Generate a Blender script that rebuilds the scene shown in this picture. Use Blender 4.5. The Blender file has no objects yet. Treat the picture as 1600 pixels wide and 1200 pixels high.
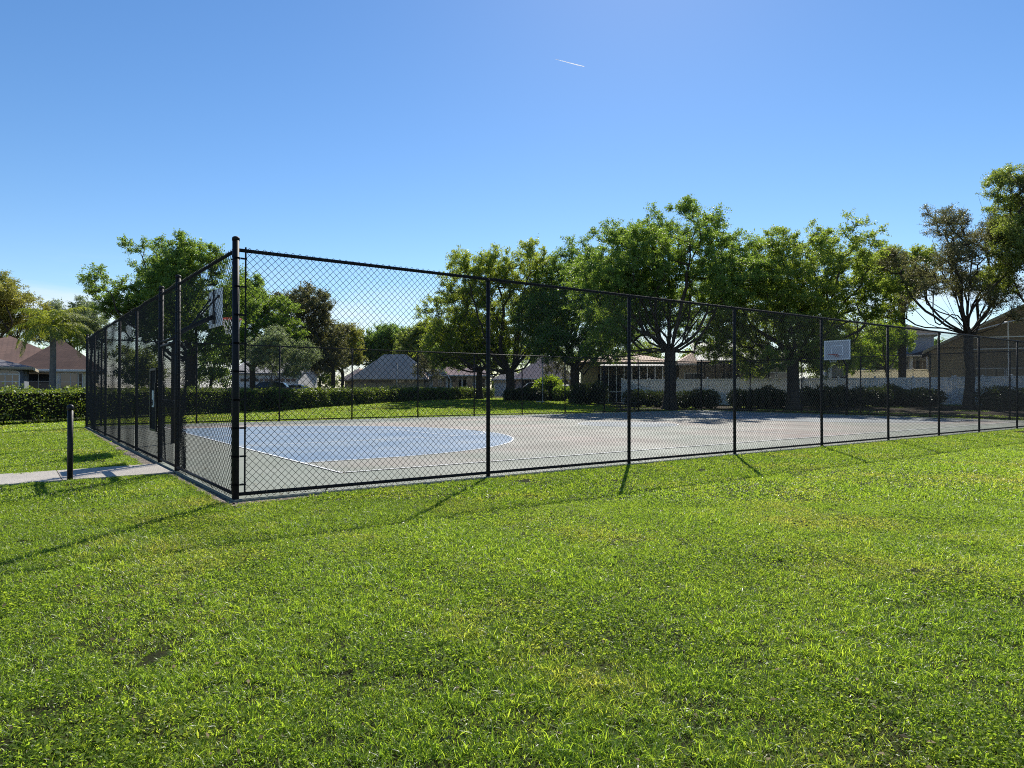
import bpy, math, random
import numpy as np
from mathutils import Vector, Matrix, Quaternion

random.seed(7)
rng = np.random.default_rng(11)
S = bpy.context.scene
COL = S.collection
PI = math.pi
R = math.radians

# ------------------------------------------------------------------ camera numbers
FPX, CAMH, PITCH, ROLL = 1069.0, 1.36, 0.0063, 0.0021
YAW = 0.6365
CX, CY = -3.298, 8.177
FH = 3.03                      # fence height
FV, FU = 18.85, 32.8           # fenced rectangle
HZ = 606.7                     # picture row of the horizon (1600 x 1200)
CU, SU = math.cos(YAW), math.sin(YAW)

def UV(u, v, z=0.0):
    return Vector((CX + u * CU - v * SU, CY + u * SU + v * CU, z))

def ax(px, d):                 # world x of a photo column at distance d
    return (px - 800.0) / FPX * d

def az(py, d, px=800):         # world z of a photo row at distance d
    return CAMH + (HZ + ROLL * (px - 800) - py) / FPX * d

def u_at(px, v):               # fence coordinate u for a column on the line v = const
    k = (px - 800.0) / FPX
    return (CX - v * SU - k * (CY + v * CU)) / (k * SU - CU)

def sstep(t):
    t = min(1.0, max(0.0, t))
    return t * t * (3 - 2 * t)

def court_uv(x, y):
    a, b = x - CX, y - CY
    return a * CU + b * SU, -a * SU + b * CU

def ground_z(x, y):
    u, v = court_uv(x, y)
    d = max(u - 37.0, v - 27.0, 0.0)
    return 0.30 * sstep(d / 14.0) * sstep((y - 14.0) / 12.0)

# ------------------------------------------------------------------ tagging
def tag(o, label=None, cat=None, group=None, kind=None):
    if label: o['label'] = label
    if cat: o['category'] = cat
    if group: o['group'] = group
    if kind: o['kind'] = kind
    return o

def empty(name, loc, rz=0.0, label=None, cat=None, group=None):
    o = bpy.data.objects.new(name, None)
    COL.objects.link(o)
    o.location = loc
    o.rotation_euler = (0, 0, rz)
    o.empty_display_size = 0.2
    return tag(o, label, cat, group)

def copy_tree(o, parent=None):
    c = o.copy()
    COL.objects.link(c)
    if parent: c.parent = parent
    for ch in list(o.children):
        copy_tree(ch, c)
    return c

# ------------------------------------------------------------------ mesh builder
class MB:
    def __init__(s):
        s.v = []; s.f = []; s.m = []; s.n = 0; s.arr = []
    def add(s, vs, fs, mi=0):
        b = s.n
        s.v.extend([tuple(p) for p in vs]); s.n += len(vs)
        for f in fs:
            s.f.append(tuple(i + b for i in f)); s.m.append(mi)
        return s
    def box(s, c, size, rz=0.0, mi=0, rx=0.0, ry=0.0):
        hx, hy, hz = size[0] / 2, size[1] / 2, size[2] / 2
        M_ = Matrix.Rotation(rz, 3, 'Z') @ Matrix.Rotation(ry, 3, 'Y') @ Matrix.Rotation(rx, 3, 'X')
        c = Vector(c)
        vs = [c + M_ @ Vector((x, y, z)) for z in (-hz, hz) for y in (-hy, hy) for x in (-hx, hx)]
        return s.add(vs, [(0, 2, 3, 1), (4, 5, 7, 6), (0, 1, 5, 4), (2, 6, 7, 3), (0, 4, 6, 2), (1, 3, 7, 5)], mi)
    def tube(s, path, rad, n=8, caps=True, mi=0):
        P = [Vector(p) for p in path]
        if not hasattr(rad, '__len__'): rad = [rad] * len(P)
        up = Vector((0.013, 0.027, 1))
        t0 = (P[1] - P[0]).normalized()
        if abs(t0.dot(up.normalized())) > 0.9: up = Vector((1, 0.03, 0.02))
        a = t0.cross(up).normalized()
        vs = []
        for i, p in enumerate(P):
            t = (P[min(i + 1, len(P) - 1)] - P[max(i - 1, 0)])
            t = t.normalized() if t.length > 1e-9 else t0
            a = (a - t * a.dot(t))
            a = a.normalized() if a.length > 1e-6 else t.orthogonal().normalized()
            b = t.cross(a)
            for k in range(n):
                w = 2 * PI * k / n
                vs.append(p + (a * math.cos(w) + b * math.sin(w)) * rad[i])
        fs = []
        for i in range(len(P) - 1):
            for k in range(n):
                k2 = (k + 1) % n
                fs.append((i * n + k, i * n + k2, (i + 1) * n + k2, (i + 1) * n + k))
        if caps:
            fs.append(tuple(reversed(range(n))))
            fs.append(tuple((len(P) - 1) * n + k for k in range(n)))
        return s.add(vs, fs, mi)
    def lathe(s, c, prof, n=16, mi=0):          # prof: list of (r, z)
        c = Vector(c); vs = []
        for r, z in prof:
            for k in range(n):
                w = 2 * PI * k / n
                vs.append(c + Vector((r * math.cos(w), r * math.sin(w), z)))
        fs = [(i * n + k, i * n + (k + 1) % n, (i + 1) * n + (k + 1) % n, (i + 1) * n + k)
              for i in range(len(prof) - 1) for k in range(n)]
        fs.append(tuple(reversed(range(n))))
        fs.append(tuple((len(prof) - 1) * n + k for k in range(n)))
        return s.add(vs, fs, mi)
    def prism(s, poly, axis, a0, a1, mi=0):     # poly in the plane normal to axis, extruded a0..a1
        def mk(p, a):
            return {'x': (a, p[0], p[1]), 'y': (p[0], a, p[1]), 'z': (p[0], p[1], a)}[axis]
        n = len(poly)
        vs = [mk(p, a0) for p in poly] + [mk(p, a1) for p in poly]
        fs = [tuple(range(n)), tuple(reversed(range(n, 2 * n)))]
        fs += [(i, i + n, (i + 1) % n + n, (i + 1) % n) for i in range(n)]
        return s.add(vs, fs, mi)
    def build(s, name, mat, parent=None, smooth=False, loc=None, rz=None, bevel=0.0):
        me = bpy.data.meshes.new(name)
        me.from_pydata([tuple(p) for p in s.v], [], s.f)
        mats = mat if isinstance(mat, (list, tuple)) else [mat]
        for m_ in mats: me.materials.append(m_)
        if any(s.m): me.polygons.foreach_set('material_index', s.m)
        import bmesh
        bm = bmesh.new(); bm.from_mesh(me)
        bmesh.ops.recalc_face_normals(bm, faces=bm.faces)
        bm.to_mesh(me); bm.free()
        if smooth: me.polygons.foreach_set('use_smooth', [True] * len(me.polygons))
        me.update()
        o = bpy.data.objects.new(name, me)
        COL.objects.link(o)
        if parent: o.parent = parent
        if loc is not None: o.location = loc
        if rz is not None: o.rotation_euler = (0, 0, rz)
        if bevel > 0:
            b = o.modifiers.new('bevel', 'BEVEL'); b.width = bevel; b.segments = 2; b.limit_method = 'ANGLE'
        return o

def np_mesh(name, V, Q, mat, parent=None, smooth=False, tri=False, link=True):
    V = np.asarray(V, np.float32); Q = np.asarray(Q, np.int32)
    k = Q.shape[1]
    me = bpy.data.meshes.new(name)
    me.vertices.add(len(V)); me.vertices.foreach_set('co', V.ravel())
    me.loops.add(Q.size); me.loops.foreach_set('vertex_index', Q.ravel())
    me.polygons.add(len(Q))
    me.polygons.foreach_set('loop_start', np.arange(0, Q.size, k, dtype=np.int32))
    if smooth: me.polygons.foreach_set('use_smooth', np.ones(len(Q), bool))
    me.materials.append(mat)
    me.update(calc_edges=True)
    o = bpy.data.objects.new(name, me)
    if link: COL.objects.link(o)
    if parent: o.parent = parent
    return o

# ------------------------------------------------------------------ materials
def newmat(name):
    m = bpy.data.materials.new(name); m.use_nodes = True
    nt = m.node_tree; nt.nodes.clear()
    out = nt.nodes.new('ShaderNodeOutputMaterial')
    return m, nt, out

def N(nt, typ, **kw):
    n = nt.nodes.new(typ)
    for k, v in kw.items():
        if k in n.inputs.keys() if isinstance(k, str) else False: n.inputs[k].default_value = v
        else: setattr(n, k, v)
    return n

def L(nt, a, b): nt.links.new(a, b)

def c4(c): return (c[0], c[1], c[2], 1.0)

def ramp(nt, fac, stops):
    r = nt.nodes.new('ShaderNodeValToRGB')
    e = r.color_ramp.elements
    while len(e) < len(stops): e.new(0.5)
    for i, (p, c) in enumerate(stops):
        e[i].position = p; e[i].color = c4(c)
    L(nt, fac, r.inputs['Fac'])
    return r.outputs['Color']

def noise(nt, scale, detail=4.0, rough=0.55, world=False, vec=None, sx=None):
    n = nt.nodes.new('ShaderNodeTexNoise')
    n.inputs['Scale'].default_value = scale; n.inputs['Detail'].default_value = detail
    n.inputs['Roughness'].default_value = rough
    if vec is None:
        if world: vec = nt.nodes.new('ShaderNodeNewGeometry').outputs['Position']
        else: vec = nt.nodes.new('ShaderNodeTexCoord').outputs['Object']
    if sx:
        mp = nt.nodes.new('ShaderNodeMapping'); mp.inputs['Scale'].default_value = sx
        L(nt, vec, mp.inputs['Vector']); vec = mp.outputs['Vector']
    L(nt, vec, n.inputs['Vector'])
    return n.outputs['Fac']

def mixc(nt, fac, a, b, mode='MIX'):
    m = nt.nodes.new('ShaderNodeMix'); m.data_type = 'RGBA'; m.blend_type = mode
    def put(sock, v):
        if hasattr(v, 'is_linked') or hasattr(v, 'links'): L(nt, v, sock)
        else: sock.default_value = c4(v) if hasattr(v, '__len__') else v
    put(m.inputs[0], fac); put(m.inputs[6], a); put(m.inputs[7], b)
    return m.outputs[2]

def bumpn(nt, h, strength=0.3, dist=0.02):
    b = nt.nodes.new('ShaderNodeBump')
    b.inputs['Strength'].default_value = strength; b.inputs['Distance'].default_value = dist
    L(nt, h, b.inputs['Height'])
    return b.outputs['Normal']

def surf(name, c1, c2=None, scale=6.0, rough=0.6, spec=0.4, metal=0.0, bump=0.15, bscale=None, world=False, bdist=0.01, lo=0.35, hi=0.65):
    """two-tone procedural surface with bump"""
    m, nt, out = newmat(name)
    c2 = c2 or tuple(x * 0.8 for x in c1)
    f = noise(nt, scale, 5, 0.6, world)
    col = ramp(nt, f, [(lo, c1), (hi, c2)])
    p = nt.nodes.new('ShaderNodeBsdfPrincipled')
    L(nt, col, p.inputs['Base Color'])
    p.inputs['Roughness'].default_value = rough
    p.inputs['Specular IOR Level'].default_value = spec
    p.inputs['Metallic'].default_value = metal
    if bump > 0:
        L(nt, bumpn(nt, noise(nt, bscale or scale * 6, 3, 0.5, world), bump, bdist), p.inputs['Normal'])
    L(nt, p.outputs[0], out.inputs['Surface'])
    return m

def leafmat(name, stops, trans=0.46, tcol=None, rough=0.5, spec=0.3, wscale=0.35, tboost=2.0, wamt=0.35, gain=2.15):
    stops = [(p, tuple(v * gain for v in c)) for p, c in stops]
    """leaf: colour per leaf, drift over the crown, light shining through"""
    m, nt, out = newmat(name)
    g = nt.nodes.new('ShaderNodeNewGeometry')
    n = noise(nt, wscale, 2, 0.5, True)
    mx = nt.nodes.new('ShaderNodeMix'); mx.data_type = 'FLOAT'
    mx.inputs[0].default_value = wamt
    L(nt, g.outputs['Random Per Island'], mx.inputs[2]); L(nt, n, mx.inputs[3])
    col = ramp(nt, mx.outputs[0], stops)
    p = nt.nodes.new('ShaderNodeBsdfPrincipled')
    L(nt, col, p.inputs['Base Color'])
    p.inputs['Roughness'].default_value = rough; p.inputs['Specular IOR Level'].default_value = spec
    t = nt.nodes.new('ShaderNodeBsdfTranslucent')
    tc = mixc(nt, 1.0, col, tcol or (tboost * 1.05, tboost, tboost * 0.35), 'MULTIPLY')
    L(nt, tc, t.inputs['Color'])
    ms = nt.nodes.new('ShaderNodeMixShader'); ms.inputs[0].default_value = trans
    L(nt, p.outputs[0], ms.inputs[1]); L(nt, t.outputs[0], ms.inputs[2])
    L(nt, ms.outputs[0], out.inputs['Surface'])
    return m

M = {}
M['black_vinyl'] = surf('black_vinyl', (0.010, 0.010, 0.012), (0.016, 0.016, 0.018), 8, 0.62, 0.22, bump=0.05)
M['black_wire'] = surf('black_wire', (0.010, 0.011, 0.013), (0.018, 0.018, 0.02), 20, 0.5, 0.3, bump=0)
M['black_paint'] = surf('black_paint', (0.011, 0.011, 0.012), (0.017, 0.017, 0.017), 10, 0.5, 0.3, bump=0.05)
M['galv'] = surf('galvanised', (0.42, 0.44, 0.47), (0.34, 0.36, 0.39), 12, 0.5, 0.5, bump=0.05)
M['bark'] = surf('bark', (0.075, 0.062, 0.050), (0.035, 0.029, 0.024), 5, 0.9, 0.2, bump=0.8, bscale=22, bdist=0.03)
M['bark_pale'] = surf('bark_pale', (0.16, 0.14, 0.12), (0.09, 0.08, 0.07), 5, 0.9, 0.2, bump=0.6, bscale=18, bdist=0.02)
M['palm_bark'] = surf('palm_bark', (0.20, 0.185, 0.165), (0.12, 0.11, 0.10), 9, 0.85, 0.2, bump=0.6, bscale=24, bdist=0.02)
M['oak'] = leafmat('oak_leaf', [(0.15, (0.036, 0.062, 0.020)), (0.5, (0.064, 0.102, 0.030)), (0.85, (0.100, 0.140, 0.042))])
M['oak_dark'] = leafmat('oak_leaf_dark', [(0.15, (0.032, 0.056, 0.023)), (0.5, (0.054, 0.090, 0.032)), (0.85, (0.086, 0.126, 0.044))])
M['light'] = leafmat('spring_leaf', [(0.15, (0.060, 0.082, 0.022)), (0.5, (0.090, 0.118, 0.030)), (0.85, (0.125, 0.150, 0.042))], 0.5)
M['oak_sunny'] = leafmat('oak_leaf_sunny', [(0.15, (0.046, 0.072, 0.022)), (0.5, (0.080, 0.114, 0.032)), (0.85, (0.125, 0.150, 0.044))], 0.5)
M['bright'] = leafmat('bright_leaf', [(0.15, (0.060, 0.100, 0.016)), (0.5, (0.095, 0.140, 0.022)), (0.85, (0.135, 0.170, 0.032))], 0.52)
M['yellow'] = leafmat('yellowing_leaf', [(0.15, (0.070, 0.082, 0.024)), (0.5, (0.105, 0.108, 0.032)), (0.85, (0.145, 0.130, 0.042))], 0.45, (1.7, 1.7, 0.8))
M['brown'] = leafmat('bronze_leaf', [(0.15, (0.042, 0.046, 0.024)), (0.5, (0.070, 0.070, 0.036)), (0.85, (0.105, 0.094, 0.048))], 0.36, (1.5, 1.55, 0.9))
M['greyleaf'] = leafmat('grey_green_leaf', [(0.15, (0.055, 0.070, 0.045)), (0.5, (0.085, 0.102, 0.062)), (0.85, (0.120, 0.138, 0.085))], 0.38, (1.6, 1.7, 0.9))
M['olive'] = leafmat('olive_leaf', [(0.15, (0.060, 0.078, 0.026)), (0.5, (0.092, 0.108, 0.036)), (0.85, (0.130, 0.140, 0.048))], 0.45, (1.75, 1.9, 0.75))
M['palm'] = leafmat('palm_leaflet', [(0.15, (0.058, 0.078, 0.020)), (0.5, (0.100, 0.120, 0.026)), (0.85, (0.115, 0.130, 0.030))], 0.45, spec=0.2, rough=0.5)
M['hedge'] = leafmat('hedge_leaf', [(0.15, (0.024, 0.040, 0.012)), (0.5, (0.045, 0.070, 0.018)), (0.85, (0.090, 0.110, 0.024))], 0.40)
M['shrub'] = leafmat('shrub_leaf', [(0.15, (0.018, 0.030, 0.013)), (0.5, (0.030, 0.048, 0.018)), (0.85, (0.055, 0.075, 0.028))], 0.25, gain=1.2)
M['twigs'] = surf('twig_core', (0.030, 0.026, 0.020), (0.018, 0.016, 0.012), 8, 0.95, 0.1, bump=0.5)
M['stucco_cream'] = surf('stucco_cream', (0.88, 0.80, 0.60), (0.84, 0.76, 0.57), 3, 0.85, 0.2, bump=0.3, bscale=60)
M['stucco_white'] = surf('stucco_white', (0.66, 0.66, 0.66), (0.58, 0.58, 0.59), 3, 0.85, 0.2, bump=0.3, bscale=60)
M['stucco_grey'] = surf('stucco_grey', (0.16, 0.18, 0.215), (0.135, 0.155, 0.185), 3, 0.85, 0.2, bump=0.3, bscale=60)
M['stucco_pink'] = surf('stucco_pink', (0.50, 0.40, 0.37), (0.44, 0.35, 0.33), 3, 0.85, 0.2, bump=0.3, bscale=60)
M['stucco_tan'] = surf('stucco_tan', (0.46, 0.39, 0.29), (0.40, 0.34, 0.25), 3, 0.85, 0.2, bump=0.3, bscale=60)
M['stucco_yellow'] = surf('stucco_yellow', (0.52, 0.45, 0.25), (0.45, 0.39, 0.22), 3, 0.85, 0.2, bump=0.3, bscale=60)
M['trim_white'] = surf('trim_white', (0.74, 0.74, 0.73), (0.68, 0.68, 0.68), 4, 0.5, 0.4, bump=0.05)
M['trim_tan'] = surf('trim_tan', (0.42, 0.36, 0.25), (0.36, 0.31, 0.22), 4, 0.6, 0.4, bump=0.05)
M['dark_void'] = surf('dark_interior', (0.020, 0.020, 0.022), (0.030, 0.029, 0.028), 2, 0.9, 0.1, bump=0)
M['metal_roof'] = surf('pale_metal_roof', (0.26, 0.265, 0.26), (0.21, 0.215, 0.21), 2, 0.7, 0.3, bump=0.05)
M['white_board'] = surf('board_white', (0.88, 0.89, 0.90), (0.82, 0.84, 0.86), 3, 0.45, 0.4, bump=0.03)
M['board_field'] = surf('board_field', (0.54, 0.56, 0.59), (0.49, 0.51, 0.54), 3, 0.5, 0.4, bump=0.03)
M['rim_red'] = surf('rim_red', (0.52, 0.06, 0.03), (0.42, 0.05, 0.03), 9, 0.45, 0.4, bump=0.05)
M['net'] = surf('net_cord', (0.72, 0.72, 0.70), (0.6, 0.6, 0.58), 30, 0.8, 0.2, bump=0)
M['label_white'] = surf('latch_plate', (0.50, 0.60, 0.60), (0.42, 0.52, 0.53), 20, 0.5, 0.4, bump=0.03)
M['bench'] = surf('bench_slats', (0.055, 0.05, 0.045), (0.035, 0.032, 0.03), 12, 0.7, 0.3, bump=0.2)
M['tyre'] = surf('tyre', (0.015, 0.015, 0.015), (0.022, 0.022, 0.022), 15, 0.85, 0.2, bump=0.2)
M['car_dark'] = surf('car_paint_dark', (0.016, 0.018, 0.022), (0.02, 0.022, 0.026), 1, 0.25, 0.6, bump=0)
M['car_white'] = surf('car_paint_white', (0.70, 0.71, 0.72), (0.66, 0.67, 0.68), 1, 0.25, 0.6, bump=0)
M['asphalt'] = surf('asphalt', (0.055, 0.055, 0.056), (0.042, 0.042, 0.043), 3, 0.9, 0.25, bump=0.4, bscale=120, world=True)

def cloudmat():
    m, nt, out = newmat('contrail_ice')
    col = ramp(nt, noise(nt, 0.05, 3), [(0.3, (0.95, 0.95, 0.95)), (0.7, (0.85, 0.86, 0.88))])
    a = nt.nodes.new('ShaderNodeBsdfDiffuse'); L(nt, col, a.inputs['Color'])
    t = nt.nodes.new('ShaderNodeBsdfTranslucent'); L(nt, col, t.inputs['Color'])
    ms = nt.nodes.new('ShaderNodeMixShader'); ms.inputs[0].default_value = 0.75
    L(nt, a.outputs[0], ms.inputs[1]); L(nt, t.outputs[0], ms.inputs[2]); L(nt, ms.outputs[0], out.inputs['Surface'])
    return m
M['cloud'] = cloudmat()

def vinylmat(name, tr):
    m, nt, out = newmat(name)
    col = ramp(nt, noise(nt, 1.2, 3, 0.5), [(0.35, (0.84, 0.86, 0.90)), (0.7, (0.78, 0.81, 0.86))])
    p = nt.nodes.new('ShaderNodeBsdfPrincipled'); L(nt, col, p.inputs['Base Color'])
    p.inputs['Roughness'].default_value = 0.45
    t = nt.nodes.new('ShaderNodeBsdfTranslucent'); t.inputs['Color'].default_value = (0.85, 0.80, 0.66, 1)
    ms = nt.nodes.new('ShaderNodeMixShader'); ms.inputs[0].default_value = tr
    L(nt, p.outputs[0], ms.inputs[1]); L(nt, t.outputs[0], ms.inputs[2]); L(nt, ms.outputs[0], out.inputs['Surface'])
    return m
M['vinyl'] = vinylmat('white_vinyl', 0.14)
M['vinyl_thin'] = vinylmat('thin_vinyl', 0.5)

def glassmat():
    m, nt, out = newmat('window_glass')
    p = nt.nodes.new('ShaderNodeBsdfPrincipled')
    L(nt, ramp(nt, noise(nt, 0.8, 2, 0.5), [(0.3, (0.018, 0.022, 0.028)), (0.7, (0.05, 0.055, 0.06))]), p.inputs['Base Color'])
    p.inputs['Roughness'].default_value = 0.06; p.inputs['Specular IOR Level'].default_value = 0.8
    L(nt, p.outputs[0], out.inputs['Surface'])
    return m
M['glass'] = glassmat()

def screenmat():
    m, nt, out = newmat('insect_screen')
    p = nt.nodes.new('ShaderNodeBsdfPrincipled')
    L(nt, ramp(nt, noise(nt, 3, 2), [(0.3, (0.030, 0.028, 0.025)), (0.7, (0.05, 0.046, 0.04))]), p.inputs['Base Color'])
    p.inputs['Roughness'].default_value = 0.9
    t = nt.nodes.new('ShaderNodeBsdfTransparent')
    ms = nt.nodes.new('ShaderNodeMixShader'); ms.inputs[0].default_value = 0.66
    L(nt, p.outputs[0], ms.inputs[1]); L(nt, t.outputs[0], ms.inputs[2]); L(nt, ms.outputs[0], out.inputs['Surface'])
    return m
M['screen'] = screenmat()

def shinglemat(name, c1, c2, c3):
    m, nt, out = newmat(name)
    tc = nt.nodes.new('ShaderNodeTexCoord').outputs['Object']
    sep = nt.nodes.new('ShaderNodeSeparateXYZ'); L(nt, tc, sep.inputs[0])
    ad = nt.nodes.new('ShaderNodeMath'); ad.operation = 'ADD'
    L(nt, sep.outputs[0], ad.inputs[0]); L(nt, sep.outputs[1], ad.inputs[1])
    cmb = nt.nodes.new('ShaderNodeCombineXYZ'); L(nt, ad.outputs[0], cmb.inputs[0]); L(nt, sep.outputs[2], cmb.inputs[1])
    br = nt.nodes.new('ShaderNodeTexBrick')
    br.inputs['Color1'].default_value = c4(c1); br.inputs['Color2'].default_value = c4(c2); br.inputs['Mortar'].default_value = c4(c3)
    br.inputs['Scale'].default_value = 1.0; br.inputs['Brick Width'].default_value = 0.34; br.inputs['Row Height'].default_value = 0.085
    br.inputs['Mortar Size'].default_value = 0.008
    L(nt, cmb.outputs[0], br.inputs['Vector'])
    f = noise(nt, 0.7, 4, 0.6)
    col = mixc(nt, 1.0, br.outputs['Color'], ramp(nt, f, [(0.3, (0.8, 0.8, 0.82)), (0.7, (1.15, 1.12, 1.1))]), 'MULTIPLY')
    p = nt.nodes.new('ShaderNodeBsdfPrincipled'); L(nt, col, p.inputs['Base Color'])
    p.inputs['Roughness'].default_value = 0.9; p.inputs['Specular IOR Level'].default_value = 0.25
    L(nt, bumpn(nt, br.outputs['Fac'], 0.4, 0.01), p.inputs['Normal'])
    L(nt, p.outputs[0], out.inputs['Surface'])
    return m
M['roof_brown'] = shinglemat('shingle_red_brown', (0.230, 0.140, 0.108), (0.185, 0.112, 0.088), (0.07, 0.045, 0.04))
M['roof_grey'] = shinglemat('shingle_grey', (0.22, 0.215, 0.235), (0.18, 0.175, 0.19), (0.07, 0.07, 0.075))
M['roof_taupe'] = shinglemat('shingle_taupe', (0.78, 0.60, 0.47), (0.70, 0.54, 0.43), (0.58, 0.45, 0.36))
M['roof_pink'] = shinglemat('shingle_rose', (0.64, 0.46, 0.40), (0.56, 0.41, 0.36), (0.42, 0.31, 0.28))
M['roof_pale'] = shinglemat('shingle_pale', (0.36, 0.35, 0.34), (0.30, 0.29, 0.28), (0.18, 0.17, 0.17))
M['roof_dark'] = shinglemat('shingle_dark_brown', (0.030, 0.025, 0.022), (0.022, 0.019, 0.017), (0.012, 0.011, 0.010))

def sidingmat(name, c1):
    m, nt, out = newmat(name)
    tc = nt.nodes.new('ShaderNodeTexCoord').outputs['Object']
    w = nt.nodes.new('ShaderNodeTexWave'); w.bands_direction = 'Z'; w.wave_profile = 'SAW'
    w.inputs['Scale'].default_value = 1.6; w.inputs['Distortion'].default_value = 0.0
    L(nt, tc, w.inputs['Vector'])
    col = ramp(nt, noise(nt, 1.5, 3), [(0.3, c1), (0.7, tuple(x * 0.86 for x in c1))])
    p = nt.nodes.new('ShaderNodeBsdfPrincipled'); L(nt, col, p.inputs['Base Color'])
    p.inputs['Roughness'].default_value = 0.7
    L(nt, bumpn(nt, w.outputs['Fac'], 0.8, 0.03), p.inputs['Normal'])
    L(nt, p.outputs[0], out.inputs['Surface'])
    return m
M['siding_blue'] = sidingmat('siding_blue_grey', (0.40, 0.45, 0.54))
M['siding_tan'] = sidingmat('siding_tan', (0.38, 0.29, 0.18))

# court paint: faded acrylic with worn drifts of grey green and rose
def courtmat(name, base, alt, worn, gl=0.42):
    m, nt, out = newmat(name)
    n1 = noise(nt, 0.16, 4, 0.6, True)
    n2 = noise(nt, 1.1, 6, 0.65, True)
    n3 = noise(nt, 0.5, 3, 0.5, True)
    col = mixc(nt, ramp(nt, n1, [(0.40, (0, 0, 0)), (0.62, (1, 1, 1))]), base, alt)
    col = mixc(nt, ramp(nt, n2, [(0.46, (0, 0, 0)), (0.72, (0.75, 0.75, 0.75))]), col, worn)
    col = mixc(nt, 1.0, col, (0.80, 0.82, 0.79), 'MULTIPLY') if name != 'line_paint' else col
    n4 = noise(nt, 46, 4, 0.7, True)
    col = mixc(nt, 1.0, col, ramp(nt, n4, [(0.25, (0.80, 0.80, 0.80)), (0.7, (1.08, 1.08, 1.08))]), 'MULTIPLY')
    # dirt drifts and leaf stains
    col = mixc(nt, ramp(nt, noise(nt, 0.8, 8, 0.7, True), [(0.60, (0, 0, 0)), (0.80, (0.45, 0.45, 0.45))]), col, (0.15, 0.14, 0.115))
    p = nt.nodes.new('ShaderNodeBsdfPrincipled'); L(nt, col, p.inputs['Base Color'])
    L(nt, ramp(nt, n3, [(0.3, (gl + .22,) * 3), (0.7, (gl + .38,) * 3)]), p.inputs['Roughness'])
    p.inputs['Specular IOR Level'].default_value = 0.22
    L(nt, bumpn(nt, noise(nt, 260, 2, 0.5, True), 0.25, 0.002), p.inputs['Normal'])
    L(nt, p.outputs[0], out.inputs['Surface'])
    return m
M['court_green'] = courtmat('court_grey_green', (0.245, 0.275, 0.235), (0.265, 0.270, 0.230), (0.31, 0.32, 0.285), 0.5)
M['court_rose'] = courtmat('court_faded_rose', (0.262, 0.282, 0.242), (0.345, 0.275, 0.250), (0.33, 0.325, 0.295), 0.5)
M['court_blue'] = courtmat('court_faded_blue', (0.160, 0.250, 0.390), (0.195, 0.280, 0.395), (0.29, 0.34, 0.40), 0.5)
M['court_pale'] = courtmat('court_washed_blue', (0.235, 0.275, 0.320), (0.270, 0.285, 0.300), (0.31, 0.32, 0.32), 0.5)
M['line_white'] = courtmat('line_paint', (0.74, 0.76, 0.76), (0.70, 0.72, 0.72), (0.52, 0.53, 0.52), 0.5)

def concretemat():
    m, nt, out = newmat('concrete_path')
    col = ramp(nt, noise(nt, 1.3, 6, 0.65, True), [(0.3, (0.52, 0.47, 0.40)), (0.7, (0.41, 0.37, 0.315))])
    col = mixc(nt, 1.0, col, ramp(nt, noise(nt, 60, 4, 0.7, True), [(0.25, (0.82, 0.82, 0.82)), (0.7, (1.08, 1.08, 1.08))]), 'MULTIPLY')
    p = nt.nodes.new('ShaderNodeBsdfPrincipled'); L(nt, col, p.inputs['Base Color']); p.inputs['Roughness'].default_value = 0.85
    L(nt, bumpn(nt, noise(nt, 180, 3, 0.6, True), 0.35, 0.004), p.inputs['Normal'])
    L(nt, p.outputs[0], out.inputs['Surface'])
    return m
M['concrete'] = concretemat()

def soilmat():
    m, nt, out = newmat('lawn_soil')
    n1 = noise(nt, 0.35, 5, 0.6, True)
    n2 = noise(nt, 55, 6, 0.8, True)
    col = ramp(nt, n1, [(0.3, (0.052, 0.072, 0.016)), (0.55, (0.070, 0.085, 0.020)), (0.75, (0.095, 0.088, 0.030))])
    col = mixc(nt, ramp(nt, n2, [(0.35, (0, 0, 0)), (0.60, (0.9, 0.9, 0.9))]), col, (0.026, 0.022, 0.012))
    p = nt.nodes.new('ShaderNodeBsdfPrincipled'); L(nt, col, p.inputs['Base Color']); p.inputs['Roughness'].default_value = 0.95
    p.inputs['Specular IOR Level'].default_value = 0.1
    L(nt, bumpn(nt, noise(nt, 120, 5, 0.8, True), 1.0, 0.05), p.inputs['Normal'])
    L(nt, p.outputs[0], out.inputs['Surface'])
    return m
M['soil'] = soilmat()

def gravelmat():
    m, nt, out = newmat('gravel_mulch')
    v = nt.nodes.new('ShaderNodeTexVoronoi'); v.inputs['Scale'].default_value = 34
    L(nt, nt.nodes.new('ShaderNodeNewGeometry').outputs['Position'], v.inputs['Vector'])
    sx = nt.nodes.new('ShaderNodeSeparateColor'); L(nt, v.outputs['Color'], sx.inputs[0])
    col = ramp(nt, sx.outputs[0], [(0.1, (0.10, 0.075, 0.05)), (0.5, (0.19, 0.15, 0.11)), (0.9, (0.33, 0.28, 0.22))])
    p = nt.nodes.new('ShaderNodeBsdfPrincipled'); L(nt, col, p.inputs['Base Color']); p.inputs['Roughness'].default_value = 0.95
    L(nt, bumpn(nt, v.outputs['Distance'], 1.0, 0.02), p.inputs['Normal'])
    L(nt, p.outputs[0], out.inputs['Surface'])
    return m
M['gravel'] = gravelmat()

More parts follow.
